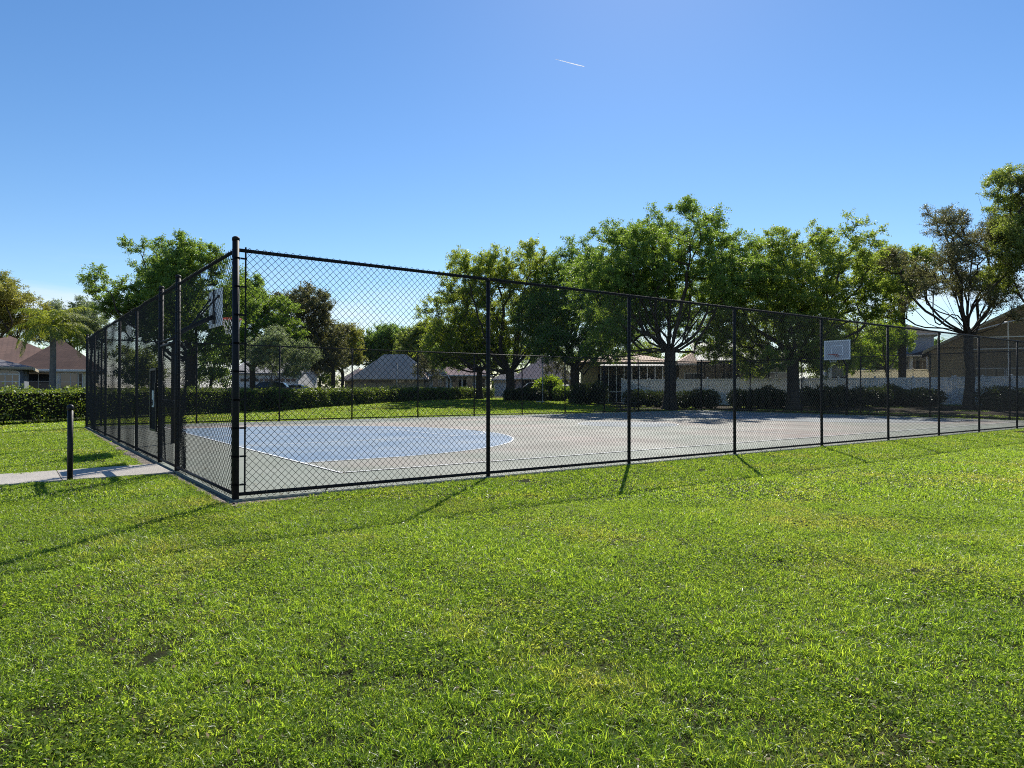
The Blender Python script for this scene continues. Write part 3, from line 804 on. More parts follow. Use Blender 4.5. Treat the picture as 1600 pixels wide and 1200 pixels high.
# ------------------------------------------------------------------ basketball hoops
def hoop(label, u, v, face):
    """face = +1 when the board looks towards +u. Local x = shooting direction, local y = board width"""
    rz = YAW if face > 0 else YAW + PI
    h = empty('basketball_hoop', UV(u, v, 0.03), rz, label, 'basketball hoop', 'basketball hoops of the court')
    mb = MB()
    path = [(-0.95, 0, -0.2), (-0.95, 0, 2.0), (-0.945, 0, 2.35), (-0.92, 0, 2.50), (-0.86, 0, 2.60), (-0.74, 0, 2.70), (-0.40, 0, 2.90), (-0.06, 0, 3.08)]
    mb.tube(path, 0.052, 14); mb.build('pole', M['black_paint'], h, smooth=True)
    mb = MB()
    bw, z0, z1 = (1.34, 2.80, 3.78) if face < 0 else (1.22, 2.83, 3.74)
    mb.box((-0.02, 0, (z0 + z1) / 2), (0.03, bw, z1 - z0)); bd = mb.build('backboard', M['board_field'] if face < 0 else M['white_board'], h, bevel=0.006)
    mb = MB(); t = 0.06
    mb.box((0.000, 0, z1 - t / 2), (0.016, bw + .004, t)); mb.box((0.000, 0, z0 + t / 2), (0.016, bw + .004, t))
    for s in (-1, 1): mb.box((0.000, s * (bw / 2 - t / 2), (z0 + z1) / 2), (0.016, t, z1 - z0 - 2 * t))
    mb.build('board_border', M['white_board'], bd)
    mb = MB(); zb, zt, tw = 3.06, 3.50, 0.62; t = 0.045
    mb.box((-0.002, 0, zt), (0.010, tw, t)); mb.box((-0.002, 0, zb), (0.010, tw, t))
    for s in (-1, 1): mb.box((-0.002, s * (tw / 2 - t / 2), (zb + zt) / 2), (0.010, t, zt - zb - t))
    mb.build('target_square', M['white_board'], bd)
    mb = MB()
    mb.box((-0.055, 0, 3.05), (0.05, 0.22, 0.28)); mb.box((-0.06, 0, 3.40), (0.03, 0.05, 0.7))
    for s in (-1, 1):
        mb.tube([(-0.60, 0, 2.80), (-0.05, s * 0.44, 3.54)], 0.019, 8)
        mb.box((-0.055, s * 0.44, 3.54), (0.03, 0.12, 0.06))
    mb.build('brace', M['black_paint'], h)
    mb = MB(); RC = 0.225; zr = 3.05; cx = 0.15 + RC
    ring = [(cx + RC * math.cos(t_), RC * math.sin(t_), zr) for t_ in np.linspace(0, 2 * PI, 33)]
    mb.tube(ring, 0.0105, 8, caps=False)
    mb.box((0.012, 0, zr - 0.03), (0.012, 0.14, 0.13)); mb.box((0.085, 0, zr - 0.012), (0.15, 0.11, 0.014))
    for s in (-1, 1): mb.tube([(0.02, s * 0.05, zr - 0.085), (0.20, s * 0.13, zr - 0.005)], 0.008, 6)
    mb.build('rim', M['rim_red'], h)
    mb = MB(); K = 12; lev = [(0.222, 3.04), (0.205, 2.94), (0.175, 2.84), (0.150, 2.74), (0.138, 2.66)]
    for k in range(K):
        for sgn in (-1, 1):
            mb.tube([(cx + r * math.cos(2 * PI * (k + sgn * 0.5 * i) / K), r * math.sin(2 * PI * (k + sgn * 0.5 * i) / K), z) for i, (r, z) in enumerate(lev)], 0.0045, 4)
    mb.build('net', M['net'], h)
hoop('basketball hoop with pale board seen from behind, nearest the gate', 1.95, VC, 1)
hoop('basketball hoop with white framed board and square facing the camera, at the shaded end', 31.35, VC, -1)

# ------------------------------------------------------------------ poles and bench on the back lawn
for px, d, top, lab in ((848, 57.0, 556, 'slim grey pole with small white base plate, beside the bright bush'),
                        (620, 63.0, 568, 'slim grey pole standing in front of the hedge below the taupe hip roof')):
    x = ax(px, d); gz = ground_z(x, d)
    p = empty('pole', (x, d, gz), 0, lab, 'pole', 'slim poles on the back lawn')
    h_ = az(top, d, px) - gz
    mb = MB(); mb.tube([(0, 0, -0.2), (0, 0, h_)], 0.045, 10); mb.build('shaft', M['galv'], p, smooth=True)
    mb = MB(); mb.lathe((0, 0, h_), [(0.05, -0.03), (0.05, 0.01), (0.02, 0.035)], 10); mb.build('cap', M['galv'], p)
    mb = MB(); mb.box((-0.25, 0, 0.03), (0.7, 0.35, 0.06)); mb.build('base_plate', M['trim_white'], p)

bx, by = ax(968, 43.5), 43.5
bn = empty('bench', (bx, by, ground_z(bx, by)), R(10), 'low dark bench behind the far fence in the oak shade', 'bench')
for s in range(3):
    mb = MB(); mb.box((0, -0.16 + 0.16 * s, 0.45), (2.6, 0.13, 0.04)); mb.build('seat_plank', M['bench'], bn, bevel=0.006)
for s in (-1.0, 0.05, 1.0):
    mb = MB(); mb.box((s, 0, 0.40), (0.07, 0.42, 0.06)); mb.box((s, 0, 0.18), (0.07, 0.09, 0.50)); mb.build('leg', M['bench'], bn)

# ------------------------------------------------------------------ vegetation
def leaf_quads(P, A, Nn, ln, wd):
    """diamond leaves: centre P, along A, normal Nn"""
    A = A / np.linalg.norm(A, axis=1, keepdims=True)
    B = np.cross(Nn, A); B /= np.maximum(np.linalg.norm(B, axis=1, keepdims=True), 1e-6)
    ln = ln[:, None]; wd = wd[:, None]
    fold = np.cross(A, B) * wd * 0.18
    V = np.stack([P - A * ln / 2, P + B * wd / 2 + fold, P + A * ln / 2, P - B * wd / 2 + fold], 1).reshape(-1, 3)
    Q = np.arange(len(V)).reshape(-1, 4)
    return V, Q

def rand_dirs(n, g):
    v = g.normal(size=(n, 3)); return v / np.linalg.norm(v, axis=1, keepdims=True)

def grow_skeleton(g, trunk, limbs, attractors, step):
    pts = [np.array(p, float) for p in trunk]; par = [-1] + list(range(len(trunk) - 1))
    fork = len(trunk) - 1
    for path in limbs:
        last = fork
        for p in path:
            pts.append(np.array(p, float)); par.append(last); last = len(pts) - 1
    F = pts[fork]
    order = np.argsort(np.linalg.norm(attractors - F, axis=1))
    term = []
    for ai in order:
        a = attractors[ai]
        P = np.array(pts[fork:])
        d = np.linalg.norm(P - a, axis=1)
        pen = d * (1 + 0.5 * np.clip((P[:, 2] - a[2]) / np.maximum(d, .05), 0, 1))
        j = int(np.argmin(pen)) + fork
        L_ = np.linalg.norm(a - pts[j]); n = max(1, int(round(L_ / step)))
        s0 = pts[j]; last = j
        bow = g.normal(size=3) * L_ * 0.10 + np.array([0, 0, L_ * 0.06])
        for k in range(1, n + 1):
            t = k / n
            pts.append(s0 + (a - s0) * t + bow * math.sin(PI * t) * (1 if n > 1 else 0)); par.append(last); last = len(pts) - 1
        term.append(last)
    return np.array(pts), np.array(par), term

def skeleton_tubes(pts, par, term, r_trunk, flare, mb, rmin, power=2.05):
    n = len(pts); cnt = np.zeros(n)
    for t in term: cnt[t] += 1
    for i in range(n - 1, 0, -1):
        if cnt[i] == 0: cnt[i] = 0.5
        cnt[par[i]] += cnt[i]
    rt = r_trunk / max(cnt[0], 1) ** (1 / power)
    rad = np.maximum(rt * cnt ** (1 / power), rmin)
    for i in range(n):
        z = pts[i][2] - pts[0][2]
        if i < flare: rad[i] = r_trunk * (1 + 0.75 * math.exp(-max(z - 0.25, 0) / 0.33))
    kids = [[] for _ in range(n)]
    for i in range(1, n): kids[par[i]].append(i)
    stack = [(0, [])]
    while stack:
        i, pre = stack.pop()
        chain = list(pre) + [i]
        while kids[i]:
            ks = sorted(kids[i], key=lambda k: -rad[k])
            for k in ks[1:]: stack.append((k, [i]))
            i = ks[0]; chain.append(i)
        if len(chain) < 2: continue
        rr = [rad[c] for c in chain]
        if pre: rr[0] = min(rr[0], rr[1] * 1.25)
        sides = 10 if rr[0] > .15 else (6 if rr[0] > .035 else 4)
        mb.tube([pts[c] for c in chain], rr, sides, caps=False)
    return rad

def tree(name, label, px, d, r_trunk, fork_py, lobes, leaf, nclump, nleaf, lsize, base_dz=0.0, bark='bark', seed=1, group='trees around the court and houses',
         clump_r=0.55, lean=(0, 0), depth=None, twig=False, low=0.0, spiky=0.35, step=0.6, extra=(), sparse=1.0, fill=1.75, puff=1.14):
    nclump = int(nclump * fill); clump_r *= 1.02; nleaf = int(nleaf * 2.25); lsize *= 0.80
    """lobes: (px, py, radius in px[, dy in m]) of the crown masses, measured at distance d"""
    g = np.random.default_rng(seed)
    X, Y = ax(px, d), d
    gz = ground_z(X, Y) + base_dz
    root = empty(name, (X, Y, gz), 0, label, 'tree', group)
    mpp = d / FPX
    LB = []
    span = (max(l[0] + l[2] for l in lobes) - min(l[0] - l[2] for l in lobes)) * mpp / 2
    for l in lobes:
        r = l[2] * mpp * puff
        dy = l[3] if len(l) > 3 else g.uniform(-0.9, 0.9) * max(span - r, r * .6)
        LB.append((np.array([ax(l[0], d) - X, dy, az(l[1], d, l[0]) - gz]), r))
    fz = az(fork_py, d, px) - gz
    trunk = [(0, 0, -0.25), (0, 0, 0.0), (g.normal() * .02, g.normal() * .02, 0.25)]
    for k in range(1, 5):
        t = k / 4
        trunk.append((lean[0] * t + g.normal() * .03, lean[1] * t + g.normal() * .03, 0.25 + (fz - 0.25) * t))
    F = np.array(trunk[-1]); limbs = []
    for c, r in LB:
        tgt = F + (c - F) * 0.86
        v = tgt - F; Ln = np.linalg.norm(v); n = max(3, int(Ln / step))
        out = np.array([v[0], v[1], 0]) * 0.30 + np.array([0, 0, -0.10 * abs(np.hypot(v[0], v[1]))])
        ps = []
        wob = g.normal(size=3) * Ln * 0.05
        for k in range(1, n + 1):
            t = k / n
            ps.append(F + v * t + out * math.sin(PI * t) * 0.55 + wob * math.sin(2 * PI * t) + g.normal(size=3) * 0.05)
        limbs.append(ps)
    for path in extra:                                   # bare limbs given by hand, in picture columns / rows at this distance
        limbs.append([np.array([ax(q[0], d) - X, (q[2] if len(q) > 2 else 0), az(q[1], d, q[0]) - gz]) for q in path])
    # attractors in the union of the lobes
    A = []
    wts = np.array([r ** 2.3 for c, r in LB]); wts /= wts.sum()
    tries = 0; mind = (sum(4.19 * r ** 3 for c, r in LB) / nclump) ** (1 / 3) * 0.42
    while len(A) < nclump and tries < nclump * 30:
        tries += 1
        c, r = LB[g.choice(len(LB), p=wts)]
        q = c + rand_dirs(1, g)[0] * r * np.array([1, 1, 0.92]) * g.uniform(0.12, 1.0) ** 0.5
        if q[2] < low: continue
        if A and np.min(np.linalg.norm(np.array(A) - q, axis=1)) < mind: continue
        A.append(q)
    A = np.array(A)
    pts, par, term = grow_skeleton(g, trunk, limbs, A, step)
    mb = MB(); skeleton_tubes(pts, par, term, r_trunk, 4, mb, 0.008 * d / 45)
    tk = mb.build('trunk', M[bark], root, smooth=True)
    # leaf sprays
    K = len(A); T = 7
    cen = np.repeat(A, T, 0)
    outw = cen - (F + np.array([0, 0, (A[:, 2].mean() - F[2]) * .4]))
    outw /= np.maximum(np.linalg.norm(outw, axis=1, keepdims=True), .1)
    dirs = rand_dirs(K * T, g) + outw * 0.5 + np.array([0, 0, spiky])
    dirs /= np.linalg.norm(dirs, axis=1, keepdims=True)
    dirs[:, 2] *= 0.72
    tl = clump_r * g.uniform(0.55, 1.35, (K * T, 1)) * np.repeat(g.uniform(0.65, 1.25, (K, 1)), T, 0)
    m = max(3, int(nleaf / T))
    keep = np.repeat(g.uniform(0, 1, K * T) < sparse, m)
    t = g.uniform(0.05, 1.0, (K * T, m, 1))
    P = cen[:, None, :] + dirs[:, None, :] * tl[:, None, :] * t + g.normal(size=(K * T, m, 3)) * clump_r * 0.15 * (1.15 - 0.6 * t)
    P = P.reshape(-1, 3)[keep]
    D = np.repeat(dirs, m, 0)[keep]
    n = len(P)
    Adir = D * 0.8 + rand_dirs(n, g)
    Nn = rand_dirs(n, g) + np.array([0.0, 0.0, 0.7])
    ln = lsize * g.uniform(0.7, 1.35, n); wd = ln * g.uniform(0.45, 0.7, n)
    V, Q = leaf_quads(P, Adir, Nn, ln, wd)
    np_mesh('crown', V, Q, M[leaf], root)
    if twig:
        mb2 = MB()
        for c, dv, l_ in zip(cen[::2], dirs[::2], tl[::2]):
            mb2.tube([c, c + dv * l_[0] * .6 + np.array([0, 0, .02]), c + dv * l_[0] * 1.1], [0.011, 0.008, 0.004], 3, caps=False)
        mb2.build('twigs', M[bark], root)
    return root

OAKS = 'large oaks beyond the court'
tree('oak_tree', 'tallest oak with thick dark trunk and spreading limbs behind the far court corner', 1047, 45.0, 0.37, 548,
     [(925, 450, 48), (955, 405, 46), (1000, 470, 60), (1008, 392, 48), (1060, 368, 38), (1085, 405, 50), (1128, 395, 45), (1115, 445, 55), (1055, 455, 60), (930, 500, 40), (1150, 435, 42), (975, 375, 28), (1095, 362, 28), (968, 535, 26), (1030, 430, 50, 1.5), (1000, 425, 50, -1.5), (960, 450, 50, -1), (1045, 465, 58, 5.2), (1130, 480, 50, 5.5), (975, 480, 48, 5.0), (1150, 520, 36, 6.0), (940, 545, 22, 4.0), (1035, 372, 30), (1068, 340, 26), (1000, 362, 26)],
     'oak', 600, 112, 0.125, seed=3, group=OAKS, clump_r=0.62, low=3.6, fill=2.0, puff=1.08,
     extra=[[(1028, 552), (1008, 545), (985, 520), (960, 490)], [(1075, 555), (1095, 545), (1125, 520), (1150, 490)], [(1062, 530), (1082, 500), (1105, 470), (1130, 440)],
            [(1040, 520), (1030, 480), (1022, 440)], [(1056, 525), (1064, 480), (1080, 420)], [(1046, 510), (1048, 470), (1045, 420)], [(1002, 556), (975, 566), (955, 560)]])
tree('oak_tree', 'broad oak with low dense dark crown behind the far hoop', 1240, 45.5, 0.36, 560,
     [(1150, 425, 45), (1195, 405, 46), (1240, 402, 48), (1288, 405, 46), (1332, 428, 45), (1362, 470, 42), (1175, 480, 52), (1230, 470, 60), (1290, 480, 60), (1150, 500, 38), (1345, 520, 38), (1215, 380, 28), (1260, 376, 28), (1302, 385, 26), (1200, 535, 36), (1260, 535, 40), (1150, 545, 22), (1310, 540, 32), (1185, 562, 22), (1290, 562, 26), (1345, 552, 24), (1225, 575, 16), (1375, 500, 22),
      (1200, 440, 56, -1), (1260, 440, 58, 1.0), (1320, 455, 52, -1.5), (1160, 455, 42, 1), (1200, 490, 58, 5.0), (1270, 480, 58, 5.5), (1335, 490, 48, 5.5), (1220, 545, 42, 5.5), (1300, 550, 40, 6.0), (1355, 545, 30, 5.0)],
     'oak_sunny', 680, 112, 0.125, seed=4, group=OAKS, clump_r=0.62, low=2.2, fill=2.0, puff=1.08,
     extra=[[(1225, 555), (1190, 530), (1160, 510)], [(1255, 550), (1290, 520), (1330, 500)], [(1240, 530), (1235, 480), (1230, 430)]])
tree('oak_tree', 'dark oak with leaning double trunk beside the tallest oak, left of the screened porch', 898, 58.0, 0.38, 572,
     [(880, 440, 48), (910, 410, 42), (855, 500, 46), (905, 500, 55), (950, 490, 45), (940, 440, 40), (965, 540, 30), (865, 545, 32), (925, 548, 30), (840, 470, 30)],
     'oak_dark', 420, 100, 0.15, seed=5, group=OAKS, clump_r=0.75, low=3.2,
     extra=[[(912, 585), (928, 565), (945, 545), (965, 520)], [(890, 560), (870, 545), (840, 540)]])
tree('oak_tree', 'light green oak with rounded crown and forked trunk, left of the dark oak', 797, 62.0, 0.40, 582,
     [(700, 500, 42), (735, 450, 42), (775, 430, 38), (820, 440, 42), (850, 480, 40), (760, 500, 52), (810, 510, 50), (690, 545, 32), (745, 550, 34), (845, 545, 30), (725, 425, 20), (760, 412, 20), (830, 418, 22), (672, 530, 20)],
     'light', 470, 100, 0.155, seed=6, group=OAKS, clump_r=0.75, low=3.4,
     extra=[[(780, 570), (762, 545), (745, 520)], [(808, 565), (825, 540), (845, 520)]])
tree('oak_tree', 'small oak with dark trunk tucked under the light green oak', 749, 66.0, 0.30, 580,
     [(710, 555, 26), (745, 540, 30), (780, 550, 26), (690, 560, 20), (730, 520, 26)],
     'oak', 170, 90, 0.16, seed=16, clump_r=0.7, low=3.0)
tree('oak_tree', 'large oak with spiky outline rising above the left fence', 300, 47.0, 0.34, 560,
     [(185, 470, 38), (215, 430, 36), (255, 415, 36), (300, 412, 34), (330, 420, 32), (245, 470, 48), (300, 465, 46), (345, 470, 40), (200, 500, 32), (270, 515, 38), (330, 520, 38), (175, 445, 18), (235, 397, 18), (318, 398, 16)],
     'oak', 440, 105, 0.135, seed=7, group=OAKS, clump_r=0.62, low=2.6, spiky=0.5)
tree('oak_tree', 'leafy green tree behind the corner post', 394, 60.0, 0.24, 575,
     [(385, 480, 36), (420, 490, 32), (400, 530, 36), (375, 450, 28), (440, 520, 24), (365, 535, 28)],
     'oak', 240, 95, 0.16, seed=8, clump_r=0.7, low=3.0)
tree('young_tree', 'slender young tree with grey green leaves in the gap of the hedge', 422, 41.0, 0.055, 598,
     [(410, 560, 24), (435, 545, 24), (455, 570, 20), (400, 545, 20), (425, 528, 18), (470, 552, 18)],
     'greyleaf', 150, 70, 0.09, seed=9, clump_r=0.42, low=1.9, bark='bark_pale')
tree('tree', 'bronze brown tree rising behind the hedge', 521, 68.0, 0.20, 580,
     [(470, 500, 34), (490, 475, 28), (505, 520, 32), (465, 545, 36), (500, 560, 26), (455, 480, 22), (525, 550, 20), (478, 463, 14)],
     'brown', 230, 95, 0.17, seed=10, clump_r=0.75, low=2.6)
tree('tree', 'yellow green tree right of the bronze brown tree', 535, 78.0, 0.18, 585,
     [(520, 540, 24), (540, 525, 20), (545, 555, 20), (525, 560, 20)],
     'yellow', 130, 90, 0.19, seed=11, clump_r=0.85, low=2.6)
tree('tree', 'distant dark green tree seen over the taupe hip roof', 605, 105.0, 0.3, 575,
     [(570, 540, 20), (590, 530, 20), (615, 530, 22), (640, 545, 20), (600, 550, 24), (560, 555, 16)],
     'oak_dark', 190, 95, 0.27, seed=12, clump_r=1.1, low=3.5)
tree('tree', 'yellowish tree between the taupe roof and the light green oak', 662, 92.0, 0.2, 580,
     [(650, 535, 24), (672, 520, 22), (640, 555, 20), (668, 552, 24)],
     'olive', 170, 95, 0.23, seed=13, clump_r=0.95, low=3.0)
tree('tree', 'bright sunlit small tree behind the far hoop', 1385, 52.0, 0.13, 575,
     [(1345, 540, 26, 4.5), (1400, 545, 26, 4.5), (1440, 555, 18, 4.5), (1345, 530, 22), (1370, 515, 22), (1400, 530, 24), (1425, 535, 20), (1360, 560, 18), (1338, 570, 13), (1385, 550, 20)],
     'bright', 190, 85, 0.13, seed=14, clump_r=0.55, low=1.6)
tree('tree', 'thick straight trunked tree with light olive top, left of the sparse bronze tree', 1409, 53.0, 0.28, 478,
     [(1375, 425, 24), (1400, 405, 24), (1430, 415, 26), (1395, 445, 26), (1425, 445, 24), (1360, 450, 16), (1450, 435, 18)],
     'light', 190, 80, 0.14, seed=15, clump_r=0.6, low=6, sparse=.9, bark='bark')
tree('tree', 'sparse bronze leaved tree with many bare limbs beside the tan house', 1514, 42.0, 0.27, 525,
     [(1420, 400, 28), (1448, 362, 26), (1488, 352, 28), (1530, 372, 30), (1480, 405, 36), (1562, 400, 30), (1428, 445, 26), (1580, 450, 30), (1515, 430, 34), (1542, 320, 22), (1408, 432, 20), (1462, 335, 16), (1402, 462, 16), (1452, 470, 22), (1600, 420, 26), (1560, 355, 24), (1505, 385, 26), (1550, 440, 28), (1440, 420, 26), (1472, 455, 22), (1505, 470, 18), (1540, 478, 18), (1425, 475, 14), (1580, 490, 16)],
     'brown', 330, 62, 0.098, seed=17, clump_r=0.56, low=5.0, twig=True, spiky=0.45, sparse=.9, puff=1.0, fill=2.0,
     extra=[[(1500, 508), (1480, 488), (1455, 472), (1430, 464), (1405, 462)], [(1508, 505), (1490, 455), (1472, 425)], [(1512, 500), (1515, 445), (1520, 395)], [(1528, 508), (1553, 482), (1583, 452)],
            [(1526, 503), (1545, 462), (1590, 432)], [(1517, 478), (1535, 425), (1545, 355), (1530, 308)], [(1498, 505), (1474, 468), (1462, 445)], [(1488, 525), (1470, 500), (1455, 478)]])
tree('tree', 'tall olive green tree cut by the right edge of the view', 1690, 40.0, 0.26, 500,
     [(1575, 300, 32), (1600, 340, 42), (1570, 380, 34), (1610, 410, 45), (1650, 350, 55), (1690, 400, 60), (1580, 430, 30), (1570, 275, 20), (1640, 290, 40), (1700, 320, 50)],
     'olive', 420, 95, 0.115, seed=18, clump_r=0.58, low=4.5)
tree('tree', 'tall yellowing tree at the left edge behind the grey house', 12, 62.0, 0.22, 560,
     [(0, 470, 34), (20, 490, 30), (-30, 480, 40), (30, 465, 20), (15, 445, 18), (-10, 520, 30), (40, 510, 20)],
     'yellow', 240, 70, 0.16, seed=19, clump_r=0.8, low=3.5, twig=True)
tree('tree', 'hazy grey green tree behind the palm and the brown roof', 120, 76.0, 0.2, 560,
     [(95, 500, 24), (120, 492, 24), (150, 500, 22), (105, 520, 26), (140, 520, 26), (80, 520, 20)],
     'greyleaf', 190, 70, 0.18, seed=20, clump_r=0.85, low=3.5, twig=True)
for px, dd, sd_, lab in ((664, 70.0, 21, 'bare twiggy small tree in front of the rose roofed house with white windows'),
                         (868, 72.0, 22, 'bare twiggy small tree in front of the rose roof, above the bright bush')):
    tree('small_tree', lab, px, dd, 0.07, 598, [(px - 8, 578, 12), (px + 8, 572, 13), (px, 560, 12), (px + 16, 585, 9)], 'brown', 70, 24, 0.12, seed=sd_, clump_r=0.5, low=2.0, twig=True, bark='bark')

# trees beyond the houses, closing the horizon between them
back = [(-60, 95, 'oak'), (60, 100, 'oak_dark'), (215, 92, 'olive'), (330, 100, 'oak'), (430, 108, 'oak_dark'), (500, 112, 'olive'), (690, 118, 'oak'), (770, 116, 'light'), (850, 120, 'oak_dark'), (930, 104, 'light'), (1000, 100, 'olive'),
        (1095, 96, 'light'), (1180, 98, 'oak'), (1290, 100, 'olive'), (1375, 96, 'oak'), (1475, 92, 'oak_dark'), (1570, 88, 'olive'), (1680, 90, 'oak')]
pos = ['beyond the grey house at the left edge', 'beyond the brown roof, left of the palm', 'beyond the left fence', 'beyond the large left oak', 'beyond the white garage', 'beyond the bronze brown tree',
       'beyond the house with white windows', 'beyond the forked trunk of the light green oak', 'beyond the rose roof', 'beyond the yellow house', 'beyond the screened porch roof', 'beyond the tallest oak trunk, over the grey roof',
       'beyond the low crowned oak', 'beyond the far hoop', 'beyond the two storey house', 'between the two storey house and the tan house', 'beyond the tan house gable', 'beyond the right edge screen frame']
for i, ((px, dd, lf), ps) in enumerate(zip(back, pos)):
    g = np.random.default_rng(100 + i); t_ = 572 - g.uniform(0, 14)
    tree('background_tree', 'distant tree crown ' + ps, px, dd, 0.22, 590,
         [(px + g.uniform(-32, 32), t_ + g.uniform(-16, 14), g.uniform(15, 24)) for _ in range(5)] + [(px + g.uniform(-30, 30), g.uniform(584, 596), g.uniform(14, 20)) for _ in range(3)], lf, 110, 50, 0.30, seed=200 + i, clump_r=1.15, low=0.3, fill=1.0, group='distant trees beyond the houses')

def palm(label, px, d, top_py, nf, fl, r_trunk, seed):
    g = np.random.default_rng(seed); X = ax(px, d); gz = ground_z(X, d)
    root = empty('palm_tree', (X, d, gz), 0, label, 'palm tree', 'trees around the court and houses')
    H = az(top_py, d, px) - gz
    mb = MB(); zz = np.linspace(-0.2, H, 26)
    mb.tube([(0.05 * math.sin(z * .5), 0.03 * z * .1, z) for z in zz], [r_trunk * (1.25 - 0.30 * min(1, max(0, z) / H) + 0.03 * (i % 2)) for i, z in enumerate(zz)], 12)
    mb.lathe((0.05 * math.sin(H * .5), 0.003 * H, H), [(r_trunk * 1.0, -0.1), (r_trunk * 1.25, 0.15), (r_trunk * .8, 0.5), (0.03, 0.75)], 10)
    mb.build('trunk', M['palm_bark'], root, smooth=True)
    for k in range(nf):
        az_ = 2 * PI * (k * 0.382 + g.uniform(-.03, .03)); el = R(g.choice([70, 50, 32, 15, -5]) + g.uniform(-8, 8)); fl_ = fl * g.uniform(.85, 1.1)
        p = np.array([0.05 * math.sin(H * .5), 0, H + 0.35]); path = []; n = 12
        dxy = np.array([math.cos(az_), math.sin(az_), 0.0]); e = el
        for i in range(n + 1):
            path.append(p.copy())
            p = p + (dxy * math.cos(e) + np.array([0, 0, math.sin(e)])) * fl_ / n
            e -= R(7.0 + 3.6 * i / n) * (1.0 if e > -1.3 else 0)
        path = np.array(path)
        P = []; Ad = []; Nn = []; ln = []
        side = np.cross(dxy, [0, 0, 1])
        for i in range(1, n + 1):
            for s in (-1, 1):
                for q in range(5):
                    t = (q + g.uniform(0, 1)) / 5
                    base = path[i - 1] + (path[i] - path[i - 1]) * t
                    tt = (i - 1 + t) / n
                    l_ = 0.52 * math.sin(PI * (0.12 + 0.80 * tt)) * g.uniform(.8, 1.15)
                    dv = side * s * 0.75 + (path[i] - path[i - 1]) / np.linalg.norm(path[i] - path[i - 1]) * 0.55 + np.array([0, 0, g.uniform(-.75, .15)])
                    dv /= np.linalg.norm(dv)
                    # two pieces so the leaflet droops
                    P.append(base + dv * l_ * .27); Ad.append(dv); Nn.append(np.cross(dv, side) + g.normal(size=3) * .4); ln.append(l_ * .62)
                    d2 = dv + np.array([0, 0, -0.8]); d2 /= np.linalg.norm(d2)
                    P.append(base + dv * l_ * .48 + d2 * l_ * .22); Ad.append(d2); Nn.append(np.cross(d2, side) + g.normal(size=3) * .4); ln.append(l_ * .52)
        ln = np.array(ln)
        V, Q = leaf_quads(np.array(P), np.array(Ad), np.array(Nn), ln, ln * 0.085 + 0.008)
        mb = MB(); mb.tube(path, list(np.linspace(0.022, 0.005, n + 1)), 5, caps=False)
        rv = np.array(mb.v); rq = np.array(mb.f)
        np_mesh('frond', np.concatenate([rv, V]), np.concatenate([rq, Q + len(rv)]), M['palm'], root)
palm('palm with grey trunk and drooping fronds in front of the brown roofed house', 81, 36.0, 522, 26, 2.35, 0.135, 31)

def foliage_box(g, L_, w, h, n, wob=0.15):
    """leaf positions on the clipped top and sides of a hedge, local x 0..L_, y -w/2..w/2"""
    area = np.array([L_ * w, L_ * h, L_ * h, w * h, w * h]); pick = g.choice(5, n, p=area / area.sum())
    a, b_ = g.uniform(0, 1, n), g.uniform(0, 1, n)
    P = np.zeros((n, 3)); Nn = np.zeros((n, 3))
    for f in range(5):
        m = pick == f
        if f == 0: P[m] = np.stack([a[m] * L_, (b_[m] - .5) * w, np.full(m.sum(), h)], 1); Nn[m] = (0, 0, 1)
        elif f in (1, 2): s = -1 if f == 1 else 1; P[m] = np.stack([a[m] * L_, np.full(m.sum(), s * w / 2), b_[m] * h], 1); Nn[m] = (0, s, 0)
        else: x = 0 if f == 3 else L_; P[m] = np.stack([np.full(m.sum(), x), (a[m] - .5) * w, b_[m] * h], 1); Nn[m] = (-1 if f == 3 else 1, 0, 0)
    wv = wob * (np.sin(P[:, 0] * 1.9 + 1) * .5 + np.sin(P[:, 0] * 4.3 + P[:, 2] * 3.1) * .35 + np.sin(P[:, 1] * 5 + P[:, 2] * 4.7 + P[:, 0] * .7) * .35)
    depth = np.abs(g.normal(size=n)) * 0.10
    P += Nn * (wv - depth + g.uniform(0, .07, n))[:, None]
    up = (pick == 0) & (g.uniform(0, 1, n) < .10 + .12 * (np.sin(P[:, 0] * 3.7) > .3))
    P[up, 2] += g.exponential(.075, up.sum())
    return P, Nn

def hedge(label, p0, p1, w, h, n, lsize, leaf='hedge', seed=1, name='hedge', group='clipped hedges behind the court'):
    g = np.random.default_rng(seed)
    p0, p1 = Vector((p0[0], p0[1], 0)), Vector((p1[0], p1[1], 0))
    L_ = (p1 - p0).length; rz = math.atan2((p1 - p0).y, (p1 - p0).x)
    root = empty(name, (p0.x, p0.y, ground_z(p0.x, p0.y)), rz, label, 'hedge', group)
    P, Nn = foliage_box(g, L_, w, h, n)
    A = rand_dirs(n, g) + Nn * 0.5
    ln = lsize * g.uniform(.7, 1.4, n)
    V, Q = leaf_quads(P, A, rand_dirs(n, g) + Nn * .7 + np.array([0, 0, .4]), ln, ln * g.uniform(.45, .65, n))
    np_mesh('foliage', V, Q, M[leaf], root)
    # stems and the twiggy inside
    mb = MB(); k = max(4, int(L_ / 0.45))
    for i in range(k):
        x = (i + .5) * L_ / k + g.uniform(-.1, .1)
        y = g.uniform(-.12, .12)
        mb.tube([(x, y, -.1), (x + g.normal() * .05, y, h * .3), (x + g.normal() * .15, y + g.normal() * .15, h * .8)], [.028, .022, .012], 5, caps=False)
    mb.box((L_ / 2, 0, h * .52), (max(.2, L_ - .34), max(.1, w - .42), h * .80))
    mb.build('stems', M['twigs'], root)
    return root

